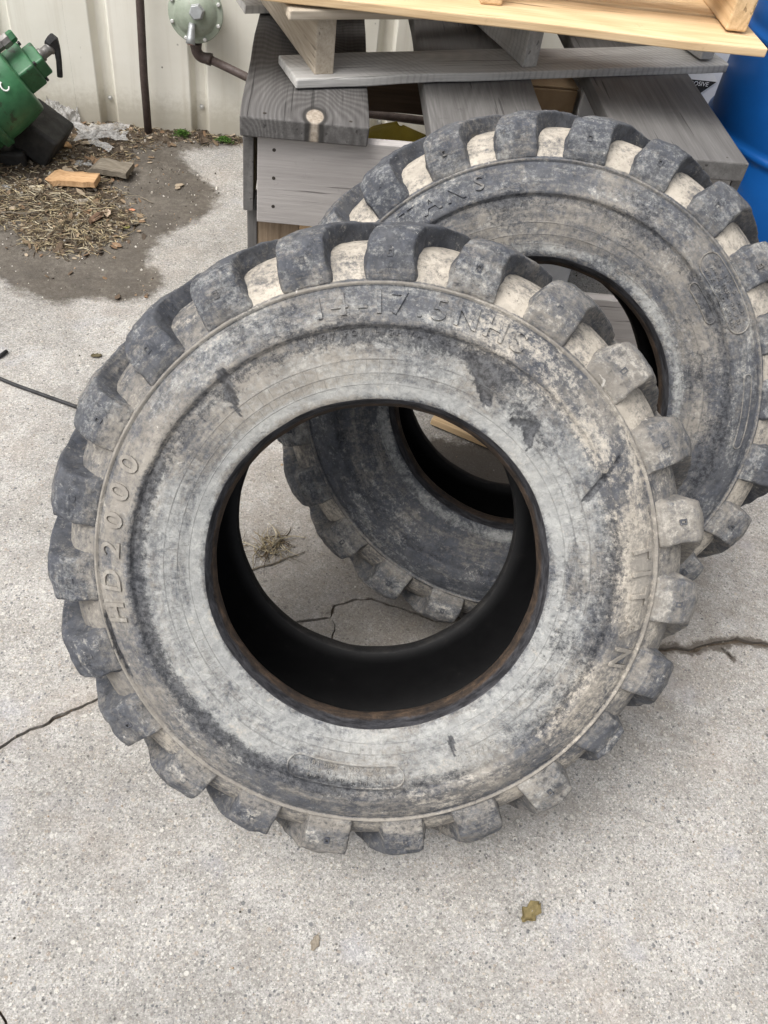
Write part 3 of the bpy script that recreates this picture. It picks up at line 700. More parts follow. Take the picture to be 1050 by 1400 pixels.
# ------------------------------------------------------------ timber platform with contents
ROTX = lambda d: Matrix.Rotation(R_(d), 4, 'X')
ROTY = lambda d: Matrix.Rotation(R_(d), 4, 'Y')
ROTZ = lambda d: Matrix.Rotation(R_(d), 4, 'Z')
TR = lambda *a: Matrix.Translation(a)
def nail(parent, x, y, z, nrm='Z', r=.0035):
    mw = TR(x, y, z) @ (ROTX(90) if nrm == 'Y' else Matrix())
    return obj('nail', lathe([(r, -.002), (r, .0006), (r * .5, .0010)], 10), M['nail'], parent, mw=mw)
def build_platform():
    t = thing('plank_platform', 'weathered grey plank platform on posts behind the rear tyre', 'platform', (0, 1.62, 0))
    ends = [(-.124, .115, 'knot', .004, -.4), (.228, .468, 'grey', .002, .2), (.603, .853, 'grey', .0, .5)]
    for i, (a, b, mt, fy, rz) in enumerate(ends):
        o = board('deck_plank', t, .94, b - a, .038, M[mt], TR((a + b) / 2, .47 + fy, .671) @ ROTZ(90 + rz), seed=11 + i, bev=.003, warp=.002)
        for q in (-.085, .075):
            nail(o, -.45, q, .0195)
    f = board('face_board', t, .945, .184, .026, M['silver'], TR(.376, .040, .559) @ ROTX(90), seed=21, warp=.001, bev=.0015)
    for zz in (.062, .005, -.055): nail(f, -.440, zz, .0132, r=.0036)
    for zz in (.060, -.060): nail(f, .440, zz, .0132, r=.0036)
    board('side_panel', t, .86, .160, .020, M['grey'], TR(-.111, .458, .569) @ ROTZ(90) @ ROTX(90), seed=23, bev=.0015)
    board('side_panel', t, .86, .160, .020, M['grey'], TR(.861, .458, .569) @ ROTZ(90) @ ROTX(90), seed=24, bev=.0015)
    board('rail', t, .94, .145, .024, M['darkwood'], TR(.376, .90, .415) @ ROTX(90), seed=25)
    for x in (-.054, .806):
        for y in (.100, .83):
            board('post', t, .468, .088, .088, M['brownwood'], TR(x, y, .234) @ ROTY(90), seed=int(x * 100 + y * 10) + 90, bev=.003, warp=.001)
    board('post_facing', t, .47, .088, .020, M['grey'], TR(-.107, .098, .242) @ ROTY(90), seed=27)
    board('rail', t, .92, .145, .026, M['silver'], TR(.376, .042, .270) @ ROTX(90), seed=28)
    for x in (.02, .36):
        board('joist', t, .82, .12, .036, M['brownwood'], TR(x, .47, .588) @ ROTZ(90) @ ROTX(90), seed=29 + int(x * 10))
build_platform()
def carton(name, label, cat, dims, loc, rz, mat, tape=True):
    t = thing(name, label, cat, loc, R_(rz))
    x, y, z = dims
    b = obj('carton_body', box(x, y, z), mat, t, loc=(0, 0, z / 2)); bevel(b, .004, 2)
    for s in (-1, 1):
        f = obj('flap', box(x * .996, y * .492, .003), mat, t, loc=(0, s * y * .2485, z + .0022), rot=(R_(s * 1.2), 0, 0))
    return t
carton('carton', 'brown cardboard box inside the plank platform near its middle gap', 'box', (.24, .24, .585), (.52, 2.28, .0), 3, M['carton'])
carton('carton', 'low brown cardboard box inside the platform under the left gap', 'box', (.30, .18, .26), (.10, 2.40, .0), -3, M['carton'])
wt = carton('carton', 'white carton standing between brown box and right plank of platform', 'box', (.10, .20, .60), (.715, 2.25, .0), -5, M['white'])
# yellow sack slumped on the ground inside the platform
def sack():
    rows = []
    for i in range(15):
        v = i / 14; z = .46 * v; k = math.sin(math.pi * min(1, .12 + v * .88)) ** .5 if v < 1 else .0
        rows.append([((.19 * k + .012) * math.cos(a) * (1 + .12 * noise.noise((math.cos(a) * 2, math.sin(a) * 2, v * 4))), (.12 * k + .01) * math.sin(a) * (1 + .15 * noise.noise((math.cos(a) * 2, math.sin(a) * 2 + 5, v * 4))), z + .02 * noise.noise((math.cos(a), math.sin(a), 9)) * v) for a in [2 * math.pi * j / 28 for j in range(28)]])
    return grid_mesh(rows, closed_v=True, cap=True)
s_ = obj('yellow_sack', sack(), M['yellow'], loc=(.22, 2.17, 0), smooth=True); tag(s_, 'olive yellow sack slumped inside platform seen through the left gap', 'sack')
o = board('pine_offcut', None, .46, .30, .018, M['fresh'], TR(.60, 1.60, .013) @ ROTZ(-28), seed=66); tag(o, 'flat fresh pine offcut on the ground seen through both tyres', 'board')

# ------------------------------------------------------------ pallets on top
def build_pallet_old():
    yaw = 18.8
    t = thing('pallet', 'weathered grey pallet askew on the plank platform', 'pallet', (-.028, 1.754, .692), R_(yaw))
    th = .018; L = 1.045; D = .86; hs_ = .108
    def bx(nm, L_, W_, T_, mt, x, y, z, rz=0, seed=0, **k): return board(nm, t, L_, W_, T_, M[mt], TR(x, y, z) @ ROTZ(rz), seed=seed, **k)
    bx('base_board', L, .118, th, 'old', L / 2, .059, th / 2, seed=31, jit=.003, bev=.003)
    bx('base_board', L, .09, th, 'old', L / 2, .43, th / 2, seed=32)
    bx('base_board', L, .118, th, 'old', L / 2, .80, th / 2, seed=33)
    for i, x in enumerate((.062, .522, .985)):
        s = bx('stringer', D - .02, .038, hs_, 'old' if i else 'oldtan', x, D / 2 + .008, th + hs_ / 2 + .0004, 90, seed=34 + i, bev=.003)
    z = th + hs_ + th / 2 + .001
    for i, (y, w, l, x0, rg_) in enumerate(((.052, .125, .60, -.018, .05), (.235, .09, L, -.03, 0), (.365, .09, L, -.05, 0), (.50, .09, L, -.02, 0), (.64, .09, L, -.03, 0), (.80, .11, L, -.02, 0))):
        bx('deck_board', l, w, th, 'oldtan' if i == 0 else 'old', x0 + l / 2, y, z, seed=40 + i, ragged=rg_, jit=.004 if i == 0 else .002, bev=.003)
        for xx in (.062, .985):
            if xx < l: nail(t, xx, y + .02, z + th / 2 + .001)
build_pallet_old()
def build_pallet_new():
    t = thing('pallet', 'fresh yellow pine pallet stacked on top of the grey one', 'pallet', (-.315, 1.756, .843), R_(-.6))
    th = .0165; L = 1.175; D = .92; hs_ = .09
    def bx(nm, L_, W_, T_, x, y, z, rz=0, seed=0, **k): return board(nm, t, L_, W_, T_, M['fresh'], TR(x, y, z) @ ROTZ(rz), seed=seed, **k)
    for i, (y, w) in enumerate(((.072, .142), (.196, .09), (.46, .09), (.70, .09), (.86, .11))):
        bx('base_board', L, w, th, L / 2, y, th / 2, seed=51 + i, jit=.0025, bev=.0025)
    for i, x in enumerate((.06, .635, 1.12)):
        bx('stringer', D - .06, .042, hs_, x + .01, D / 2 + .034, th + hs_ / 2 + .0004, 90, seed=57 + i, bev=.004)
    z = th + hs_ + th / 2 + .001
    for i in range(6):
        bx('deck_board', L, .09, th, L / 2, .13 + i * .145, z, seed=60 + i)
build_pallet_new()

# ------------------------------------------------------------ blue drum, hazard carton, leaning wood
dr = thing('plastic_drum', 'tall bright blue plastic drum standing right of the plank platform', 'drum', (1.232, 2.02, 0))
prof = [(.262, 0), (.275, .004), (.284, .018)]
def ring(z, d=.007): return [(.287, z - .022), (.287 - d * .3, z - .014), (.287 + d * .4, z - .007), (.287 + d, z), (.287 + d * .4, z + .007), (.287 - d * .3, z + .014), (.287, z + .022)]
prof += [(.287, .05)] + ring(.30) + ring(.595) + ring(.805, .006) + [(.287, .865), (.284, .890), (.287, .897), (.291, .905), (.291, .925), (.284, .932), (.276, .925), (.274, .905), (.02, .900)]
d_ = obj('drum_shell', lathe(prof, 72), M['blue'], dr, smooth=True)
for a in (.6, 3.6):
    obj('bung', lathe([(.034, 0), (.034, .012), (.028, .016), (.01, .017)], 20), M['blue'], dr, loc=(.2 * math.cos(a), .2 * math.sin(a), .901), smooth=True)

def text_mesh(body, size, depth, fat=0):
    cu = bpy.data.curves.new('t', 'FONT'); cu.body = body; cu.size = size; cu.extrude = depth; cu.resolution_u = 3; cu.bevel_depth = 0; cu.offset = fat * size
    ob = bpy.data.objects.new('t', cu); C.objects.link(ob); bpy.context.view_layer.update()
    me = bpy.data.meshes.new_from_object(ob.evaluated_get(bpy.context.evaluated_depsgraph_get()))
    bpy.data.objects.remove(ob); bpy.data.curves.remove(cu)
    return me
def flat(pts, z=0):
    bm = bmesh.new(); bm.faces.new([bm.verts.new((x, y, z)) for x, y in pts]); return bm
hz = thing('carton', 'white carton with black corrosive hazard label between platform and drum', 'box', (.985, 2.62, 0), R_(0))
b = obj('carton_body', box(.30, .26, .66), M['white'], hz, loc=(0, 0, .33)); bevel(b, .004)
for s in (-1, 1): obj('flap', box(.299, .128, .003), M['white'], hz, loc=(0, s * .0645, .6625), rot=(R_(s * 3), 0, 0))
fy = -.1312
lab = obj('hazard_label', flat([(-.068, 0), (0, -.068), (.068, 0), (0, .068)]), M['white_ink'], hz, mw=TR(.072, fy, .522) @ ROTX(90))
obj('label_base', flat([(-.064, .0), (0, -.064), (.064, .0)]), M['black_ink'], lab, loc=(0, 0, .0006))
tm = text_mesh('CORROSIVE', .0165, 0); xs = [v.co.x for v in tm.vertices]
obj('lettering', tm, M['white_ink'], lab, loc=(-(min(xs) + max(xs)) / 2, -.0145, .0012))
obj('hazard_digit', flat([(-.02 + .009 * math.cos(a), -.022 + .007 * math.sin(a)) for a in [R_(24 * k) for k in range(15)]]), M['white_ink'], lab, loc=(.02, -.012, .0012))
# leaning pallet wood at the right edge
lw = thing('pallet', 'tan pallet end leaning between rear tyre and blue drum', 'pallet', (1.03, 1.62, 0), R_(0))
lean = ROTY(22) @ ROTZ(0)
board('stringer', lw, .80, .09, .036, M['oldtan'], TR(.02, .02, .38) @ ROTY(-68) @ ROTX(90), seed=71)
for i in range(4):
    board('slat', lw, .52, .095, .018, M['fresh'], TR(.30 + .29 * (.17 + i * .18), -.012 + .0, .06 + i * .185 + .06) @ ROTY(22) @ ROTX(90), seed=73 + i)
board('stringer', lw, .80, .09, .036, M['oldtan'], TR(.45, .02, .30) @ ROTY(-68) @ ROTX(90), seed=72)

# ------------------------------------------------------------ tyres
PITCH = 360 / 23
NEAR = [(.2135, .1185), (.2130, .1230), (.2142, .1275), (.2162, .1320), (.2185, .1365), (.2208, .1410), (.2232, .1452), (.2252, .1478), (.2290, .1495), (.2335, .1510), (.2385, .1520), (.2430, .1535), (.2480, .1550), (.2535, .1566), (.2570, .1582), (.2600, .1585), (.2650, .1596), (.2700, .1606), (.2740, .1618), (.2780, .1620), (.2830, .1627), (.2890, .1633), (.2950, .1637), (.3000, .1638), (.3050, .1636), (.3090, .1626), (.3115, .1622), (.3140, .1668), (.3165, .1688), (.3205, .1680), (.3260, .1660), (.3320, .1632), (.3380, .1598), (.3440, .1570), (.3500, .1538), (.3550, .1508), (.3590, .1476), (.3608, .1452), (.3626, .1484), (.3648, .1490), (.3664, .1466), (.3690, .1425), (.3740, .1400), (.3800, .1365), (.3860, .1325), (.3920, .1280), (.3980, .1225), (.4040, .1150), (.4095, .1050), (.4140, .0900), (.4170, .0680), (.4185, .0400), (.4190, .0150)]
INN = [(.2155, .1145), (.2200, .1120), (.2450, .1180), (.2700, .1260), (.3000, .1310), (.3300, .1290), (.3560, .1160), (.3720, .0950), (.3800, .0600), (.3830, .0200)]
def side_z(r):
    rs = [q[0] for q in NEAR[9:]]; zs = [q[1] for q in NEAR[9:]]
    return float(np.interp(r, rs, zs))
LTOP = [(.3665, .1470), (.378, .1505), (.394, .1515), (.410, .1500), (.4225, .1455), (.4315, .1350), (.4370, .1170), (.4405, .0850), (.4435, .0450), (.4450, .0050), (.4450, -.0060)]
LFLO = [(.3650, .1380), (.374, .1365), (.383, .1310), (.391, .1250), (.399, .1170), (.406, .1070), (.4105, .0930), (.4140, .0680), (.4160, .0400), (.4170, .0050), (.4170, -.0100)]
LPHI = [0, 0, 0, 0, -.15, -.8, -2.2, -5.0, -8.3, -11.3, -12.1]
LHW = [4.55, 4.35, 4.15, 4.05, 3.95, 3.75, 3.55, 3.4, 3.3, 3.2, 3.0]

CHIP = bpy.data.textures.new('chips', 'CLOUDS'); CHIP.noise_scale = .022; CHIP.noise_depth = 3; CHIP.noise_basis = 'BLENDER_ORIGINAL'
def build_tyre(name, label, T, phase, fields, texts, seed, extras):
    x, y, z, th, ph = T
    a = Vector((math.cos(th) * math.sin(ph), math.cos(th) * math.cos(ph), -math.sin(th))); u = Vector((math.cos(ph), -math.sin(ph), 0)); v = u.cross(a); w = -a
    e = thing(name, label, 'tyre', (x, y, z))
    e.matrix_world = Matrix(((u.x, v.x, w.x, x), (u.y, v.y, w.y, y), (u.z, v.z, w.z, z), (0, 0, 0, 1)))
    rub = mat_rubber('rubber_' + name, e); bead = mat_bead(e)
    rs = random.Random(seed)
    fr_ = lambda r: r if r > .2255 else .2255 - (.2255 - r) * .45
    loop = [(r, zz, 0) for r, zz in NEAR] + [(fr_(r), -zz, 0) for r, zz in reversed(NEAR)] + [(fr_(r), -zz, 2) for r, zz in INN] + [(r, zz, 2) for r, zz in reversed(INN)]
    n = 540; np_ = len(loop)
    ang = 2 * np.pi * np.arange(n) / n
    rr = np.array([q[0] for q in loop]); zz = np.array([q[1] for q in loop])
    A, RR = np.meshgrid(ang, rr, indexing='ij'); ZZ = np.tile(zz, (n, 1))
    isout = np.tile(np.array([q[2] == 0 for q in loop]), (n, 1))
    X = RR * np.cos(A); Y = RR * np.sin(A)
    f = fields(A, RR, ZZ, X, Y)
    nz = np.array([noise.fractal((px * 9, py * 9, pz * 9 + seed), 1, 2.2, 3) for px, py, pz in zip(X.ravel(), Y.ravel(), ZZ.ravel())]).reshape(X.shape)
    ff = np.array([noise.noise((math.cos(t) * 1.3 + seed, math.sin(t) * 1.3, 0)) for t in ang])[:, None]
    disp = np.where(isout & (RR > .23), .0012 * nz, .0005 * nz)
    ZZ2 = ZZ + np.sign(ZZ) * (disp + .0012 * ff) - np.sign(ZZ) * f['cut'] * .0045
    RR2 = RR + np.where(np.abs(ZZ) > .1, 0, .0006) * nz - np.where((RR < .2255) & isout, .0022 * np.abs(nz), 0)
    V = np.stack([RR2 * np.cos(A), RR2 * np.sin(A), ZZ2], -1).reshape(-1, 3)
    F = []; MI = []
    for j in range(np_):
        k = (j + 1) % np_
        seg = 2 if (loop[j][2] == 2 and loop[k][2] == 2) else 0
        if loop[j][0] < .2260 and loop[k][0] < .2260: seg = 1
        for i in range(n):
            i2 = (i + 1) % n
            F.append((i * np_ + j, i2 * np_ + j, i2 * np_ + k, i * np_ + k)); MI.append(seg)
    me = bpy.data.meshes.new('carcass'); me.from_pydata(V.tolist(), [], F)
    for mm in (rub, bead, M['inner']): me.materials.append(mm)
    me.polygons.foreach_set('material_index', MI); me.polygons.foreach_set('use_smooth', [True] * len(F))
    for k in ('dust', 'pale', 'bare', 'cream', 'rings'):
        at = me.attributes.new(k, 'FLOAT', 'POINT'); at.data.foreach_set('value', np.clip(f[k], 0, 1.2).astype(np.float32).ravel())
    carc = obj('carcass', me, None, e)
    # tread lugs, every one with its own wear
    for side in (1, -1):
        for k in range(23):
            th0 = phase + PITCH * k + (0 if side > 0 else PITCH / 2)
            if any(abs((th0 - b + 180) % 360 - 180) < 3 for b in extras.get('torn', [])) and side > 0: worn = .55
            else: worn = 1
            rows = []; wear = rs.uniform(-.0025, .002); wr = [rs.uniform(-.25, .2) for _ in range(2)]
            for i in range(len(LTOP)):
                (rt, zt), (rf, zf) = LTOP[i], LFLO[i]
                kn = rs.random() ** 3 * .006 if i in (3, 4, 5) else 0
                rt -= kn; zt -= kn * .6 * (i < 5)
                rt = rf + (rt - rf) * worn; zt = zf + (zt - zf) * (worn if i < 5 else 1)
                hw = LHW[i]; nzv = noise.noise((th0 * .7, i * .5, seed)) * .0022
                if i > 3: rt += wear
                hb = hw + (1.0 if i > 2 else .8); hw += .35 * noise.noise((th0 * 2.1, i * .7, seed + 4))
                sec = []
                # columns: floor, flank, shoulder, crown, shoulder, flank, floor
                for c, (fr, h2) in enumerate(((-1, 0), (-1, .55), (-1, .93), (-.5, 1), (0, 1.01), (.5, 1), (1, .93), (1, .55), (1, 0))):
                    hh = hb + (hw - hb) * min(1, h2 * 1.05)
                    jj = .0030 * noise.noise((th0 * 1.3 + c * .9, i * .8, seed + side)) if h2 > .5 else 0
                    r_ = rf + (rt - rf) * h2 + (nzv + jj if h2 > .5 else 0); z_ = zf + (zt - zf) * h2 + (nzv * .8 if h2 > .5 and i < 6 else 0)
                    tt = R_(th0 + LPHI[i] + fr * hh + (wr[0] if fr < 0 else wr[1]) * (i < 6))
                    sec.append((r_ * math.cos(tt), r_ * math.sin(tt), side * z_))
                rows.append(sec)
            bm = grid_mesh(rows)
            bl = sorted(bm.verts, key=lambda q: q.index)
            # end caps
            bm.verts.ensure_lookup_table(); nc = 9
            for row in (0, len(rows) - 1):
                ring_ = [bm.verts[row * nc + c] for c in range(nc)]
                try: bm.faces.new(ring_ if row else ring_[::-1])
                except ValueError: pass
            bmesh.ops.recalc_face_normals(bm, faces=bm.faces)
            me = bpy.data.meshes.new('tread_lug'); bm.to_mesh(me); bm.free()
            co = np.array([q.co for q in me.vertices]); A_ = np.arctan2(co[:, 1], co[:, 0]); R2 = np.hypot(co[:, 0], co[:, 1])
            lf = extras['lug'](th0 % 360, R2, co[:, 2], rs)
            for kk in ('dust', 'pale', 'bare', 'cream', 'rings'):
                at = me.attributes.new(kk, 'FLOAT', 'POINT'); at.data.foreach_set('value', np.broadcast_to(lf.get(kk, 0), R2.shape).astype(np.float32).copy())
            me.materials.append(rub); me.polygons.foreach_set('use_smooth', [True] * len(me.polygons))
            lug = obj('tread_lug', me, None, e)
            sb = lug.modifiers.new('round', 'SUBSURF'); sb.levels = 2; sb.render_levels = 2
            me.attributes.new('crease_edge', 'FLOAT', 'EDGE')
            cr = np.zeros(len(me.edges), np.float32)
            for ed in me.edges:
                i1, i2 = ed.vertices; c1, c2 = i1 % 9, i2 % 9; r1, r2 = i1 // 9, i2 // 9
                if c1 == c2 and c1 in (2, 6): cr[ed.index] = .78
                if r1 == r2 and r1 == 4 and 2 <= c1 <= 6 and 2 <= c2 <= 6: cr[ed.index] = .5
                if r1 == r2 and r1 in (0, 10): cr[ed.index] = .7
            me.attributes['crease_edge'].data.foreach_set('value', cr)
            dp = lug.modifiers.new('chips', 'DISPLACE'); dp.texture = CHIP; dp.texture_coords = 'LOCAL'; dp.strength = .0065; dp.mid_level = .5
            # small moulded wear pip in the side of the lug
            if side > 0 and worn == 1:
                rr_, zz_ = .399, .1500; t0 = R_(th0 + rs.uniform(-.3, .3))
                pm = Matrix(((-math.sin(t0), math.cos(t0), 0, rr_ * math.cos(t0)), (math.cos(t0), math.sin(t0), 0, rr_ * math.sin(t0)), (0, 0, 1, zz_), (0, 0, 0, 1)))
                bm = bmesh.new()
                o8 = [(-.0034, -.0046), (.0034, -.0046), (.0034, .0046), (-.0034, .0046)]; i8 = [(q[0] * .55, q[1] * .55) for q in o8]
                lay = [[(*q, -.003) for q in o8], [(*q, .0022) for q in o8], [(*q, .0020) for q in i8], [(*q, -.0022) for q in i8]]
                lay = [[(q[0] * (1.15 if li == 0 else 1), q[1] * (1.15 if li == 0 else 1), q[2]) for q in l] for li, l in enumerate(lay)]
                bm = grid_mesh(lay, closed_v=True); bm.faces.new([bm.verts[12 + c] for c in range(4)] if not bm.verts.ensure_lookup_table() else [])
                bmesh.ops.recalc_face_normals(bm, faces=bm.faces)
                me2 = bpy.data.meshes.new('wear_pip'); bm.to_mesh(me2); bm.free(); me2.materials.append(rub)
                at = me2.attributes.new('bare', 'FLOAT', 'POINT'); at.data.foreach_set('value', [0.3] * 12 + [.62] * 4)
                at = me2.attributes.new('dust', 'FLOAT', 'POINT'); at.data.foreach_set('value', [.25] * 16)
                obj('wear_pip', me2, None, lug, mw=pm)
    def grime(me, add):
        co = np.array([q.co for q in me.vertices]); X_, Y_ = co[:, 0], co[:, 1]
        g_ = fields(np.arctan2(Y_, X_), np.hypot(X_, Y_), np.full(len(co), .16), X_, Y_)
        for kk in ('dust', 'pale', 'bare', 'cream'):
            at = me.attributes.new(kk, 'FLOAT', 'POINT'); at.data.foreach_set('value', np.clip(g_[kk] + (add if kk == 'dust' else 0), 0, 1.2).astype(np.float32))
    # raised lettering on the wall, running clockwise with its top outwards
    nn_ = len(NEAR)
    def surf_z(t, r):
        i = int(round(t / (2 * math.pi) * n)) % n
        return float(np.interp(r, RR[i, 9:nn_], ZZ2[i, 9:nn_]))
    def frame_at(t, r):
        dz = (side_z(r + .006) - side_z(r - .006)) / .012; nl = math.hypot(1, dz)
        rad = Vector((math.cos(t), math.sin(t), dz)) / nl; tan = Vector((math.sin(t), -math.cos(t), 0)); nn = tan.cross(rad)
        o_ = Vector((r * math.cos(t), r * math.sin(t), surf_z(t, r)))
        return Matrix(((tan.x, rad.x, nn.x, o_.x), (tan.y, rad.y, nn.y, o_.y), (tan.z, rad.z, nn.z, o_.z), (0, 0, 0, 1)))
    for body, t0, t1, r, size, depth, dust in texts:
        ms = [(text_mesh(c, size, depth, .012) if c != ' ' else None) for c in body]
        ws = [((max(q.co.x for q in m_.vertices) - min(q.co.x for q in m_.vertices)) if m_ else size * .32) for m_ in ms]
        tot = math.radians(t0 - t1) * (r + size * .35); sp = (tot - sum(ws)) / max(1, len(ms) - 1)
        bm = bmesh.new(); pos_ = 0
        for m_, wd in zip(ms, ws):
            if m_:
                mn = min(q.co.x for q in m_.vertices)
                mid = pos_ + wd / 2; t = R_(t0) - mid / (r + size * .35)
                mt = frame_at(t, r + size * .34) @ TR(-mn - wd / 2, -size * .34, depth * .5)
                tops = [q.co.z > 0 for q in m_.vertices]
                m_.transform(mt)
                for q, tp in zip(m_.vertices, tops):      # wrap the relief onto the curved wall
                    q.co.z = surf_z(math.atan2(q.co.y, q.co.x), math.hypot(q.co.x, q.co.y)) + ((.0033 if size > .03 else .0017) if tp else -.001)
                bm.from_mesh(m_); bpy.data.meshes.remove(m_)
            pos_ += wd + sp
        me = bpy.data.meshes.new('raised_lettering'); bm.to_mesh(me); bm.free(); me.materials.append(rub)
        grime(me, dust - .5)
        obj('raised_lettering', me, None, e)
    # moulded data plates: raised rounded outlines
    for t0, t1, ra, rb_, wd in extras.get('plates', []):
        def pt(t, r): return Vector((r * math.cos(t), r * math.sin(t), surf_z(t, r) + .0003))
        rc, hh = (ra + rb_) / 2, (rb_ - ra) / 2; pts = []
        s0, s1 = R_(t0) - hh / rc, R_(t1) + hh / rc
        for i in range(15): pts.append(pt(s0 + (s1 - s0) * i / 14, rb_))
        for i in range(1, 8): q = math.pi * i / 8; pts.append(pt(s1 - hh / rc * math.sin(q), rc + hh * math.cos(q)))
        for i in range(15): pts.append(pt(s1 + (s0 - s1) * i / 14, ra))
        for i in range(1, 8): q = math.pi * i / 8; pts.append(pt(s0 + hh / rc * math.sin(q), rc - hh * math.cos(q)))
        rows = []
        for i, p_ in enumerate(pts):
            tg = (pts[(i + 1) % len(pts)] - pts[i - 1]).normalized(); sd2 = tg.cross(Vector((0, 0, 1)))
            rows.append([p_ + sd2 * wd * c + Vector((0, 0, h_)) for c, h_ in ((-1.5, -.001), (-.8, .0019), (.8, .0019), (1.5, -.001))])
        me_b = grid_mesh(rows, closed_u=True); me = bpy.data.meshes.new('plate_rim'); me_b.to_mesh(me); me_b.free(); me.materials.append(rub)
        grime(me, .25)
        obj('plate_rim', me, None, e, smooth=True)
    return e

def blobs(f, X, Y, lst, amt):
    for bx_, by_, s in lst: f += amt * np.exp(-((X - bx_) ** 2 + (Y - by_) ** 2) / (2 * (s * .8) ** 2))
def arcw(A, lo, hi, soft=10):
    d = np.degrees(A) % 360; mid = (lo + hi) / 2; half = (hi - lo) / 2
    q = np.abs((d - mid + 180) % 360 - 180); return np.clip((half + soft - q) / soft, 0, 1)
def band(R, lo, hi, soft=.004): return np.clip(np.minimum((R - lo) / soft + .5, (hi - R) / soft + .5), 0, 1)
def seg_mask(X, Y, a, b, w0, w1):
    a, b = np.array(a), np.array(b); ab = b - a; t = np.clip(((X - a[0]) * ab[0] + (Y - a[1]) * ab[1]) / (ab @ ab), 0, 1)
    d = np.hypot(X - a[0] - t * ab[0], Y - a[1] - t * ab[1]); w = w0 + (w1 - w0) * t
    return np.clip(1.5 - d / w, 0, 1)

PALE1 = [(.188, .163, .053), (.219, .09, .043), (.144, .204, .029), (-.257, -.048, .058), (-.221, -.146, .053), (-.126, -.23, .058), (-.016, -.238, .058), (.111, -.212, .058), (.197, -.126, .058), (.243, -.047, .038), (-.255, .05, .048), (.009, .246, .058)]
TAN1 = [(-.134, .232, .058), (-.074, .258, .048), (-.193, .189, .048), (-.293, .139, .043), (-.328, .041, .034), (-.349, -.09, .038), (-.313, -.221, .043), (.038, -.265, .048), (.157, -.25, .043), (.329, .064, .043), (.352, -.003, .038), (.099, .253, .034), (.163, .141, .029), (.247, .244, .038), (.285, -.115, .029)]
BARE1 = [(.088, .284, .017), (.104, .262, .014), (.124, .252, .017), (.150, .232, .015), (.170, .214, .015), (.184, .19, .012), (.261, .016, .034), (.256, -.066, .029), (.232, -.127, .021), (-.201, .286, .021), (-.141, .302, .023), (-.07, .307, .019), (.028, .306, .021), (-.205, .205, .008), (.097, .266, .015)]
CUTS1 = [((-.217, .229), (-.195, .183), .0055, .002), ((.080, .290), (.106, .238), .0035, .0055), ((.141, .217), (.169, .216), .003, .005), ((.163, .211), (.167, .186), .007, .002), ((.249, .132), (.281, .188), .0035, .002), ((-.346, -.105), (-.330, -.148), .0016, .0026), ((-.330, -.148), (-.306, -.188), .0026, .001), ((.129, -.221), (.135, -.242), .003, .0015)]
def fields1(A, R, Z, X, Y):
    near = (Z > .02).astype(float)
    dust = .36 + .10 * band(R, .318, .362, .01) - .06 * arcw(A, 195, 320, 25) * band(R, .318, .37)
    pale = .12 + .24 * band(R, .232, .31, .02)
    pale += .50 * band(R, .2285, .2445, .005) * (.35 + .65 * arcw(A, 20, 215, 30))
    pale += .22 * band(R, .32, .362, .008) * arcw(A, 40, 150, 15)
    dust -= .14 * band(R, .32, .362, .008) * arcw(A, 40, 150, 15)
    blobs(pale, X, Y, PALE1, .30); blobs(dust, X, Y, TAN1, .32)
    bare = .10 + np.zeros_like(R)
    bare += .72 * band(R, .297, .318, .014) * arcw(A, 163, 262, 12)
    bare += .45 * band(R, .290, .318, .02) * arcw(A, 62, 150, 14)
    bare += .40 * band(R, .290, .318, .02) * arcw(A, 325, 380, 14)
    bare += .42 * band(R, .295, .318, .02) * arcw(A, 262, 300, 10)
    blobs(bare, X, Y, BARE1, .34)
    bare += .06 * band(R, .322, .36, .008) * arcw(A, 200, 320, 15)
    bare += .25 * band(R, .3600, .3612, .002)
    cut = np.zeros_like(R)
    for a, b, w0, w1 in CUTS1: cut = np.maximum(cut, seg_mask(X, Y, a, b, w0, w1))
    cut *= near
    bare = np.where(cut > .15, .92, bare)
    dust = np.where((R > .3618) & (R < .3662), .95, dust)
    cream = np.where(R > .3668, np.clip(.62 - .38 * arcw(A, 132, 215, 10) - .25 * arcw(A, 215, 300, 10) - .35 * arcw(A, -35, 28, 10), 0, 1), .10)
    dust = np.where(R > .3668, dust + .15, dust)
    bare = np.where(R > .3668, .22, bare)
    cream = cream + .27 * band(R, .300, .3665, .012) * arcw(A, -32, 72, 14) + .12 * band(R, .30, .3665, .01) * arcw(A, 285, 328, 10)
    return dict(dust=dust, pale=pale * near, bare=bare, cream=cream, rings=near * (R < .29), cut=cut)
def lug1(t, R2, z, rs):
    low = max(0, min(1, (180 - abs((t - 265 + 180) % 360 - 180) - 105) / 40)) if True else 0
    q = abs((t - 268 + 180) % 360 - 180); low = max(0, min(1, (80 - q) / 25))
    q2 = abs((t - 30 + 180) % 360 - 180); rt = max(0, min(1, (55 - q2) / 20))
    d = .22 + .17 * low + .28 * rt + rs.uniform(-.08, .14)
    return dict(dust=np.full_like(R2, d) + np.where(R2 < .38, .18, 0), pale=np.where(z > .13, .16 + rs.uniform(0, .14), .02), bare=np.full_like(R2, .27 - .1 * rt + .04 * low), cream=np.full_like(R2, .05 + .12 * rt + .08 * low))
BARE2 = [(.25, .10, .03), (.30, .02, .03), (.29, -.05, .03), (.24, .20, .03), (.10, .30, .03), (-.10, .28, .03), (.27, -.12, .03), (.28, -.16, .03)]
TAN2 = [(.0, .27, .06), (-.12, .25, .05), (.15, .24, .05), (.23, .16, .05), (.30, .18, .05), (.05, .345, .05), (.20, .29, .04), (.26, .02, .03)]
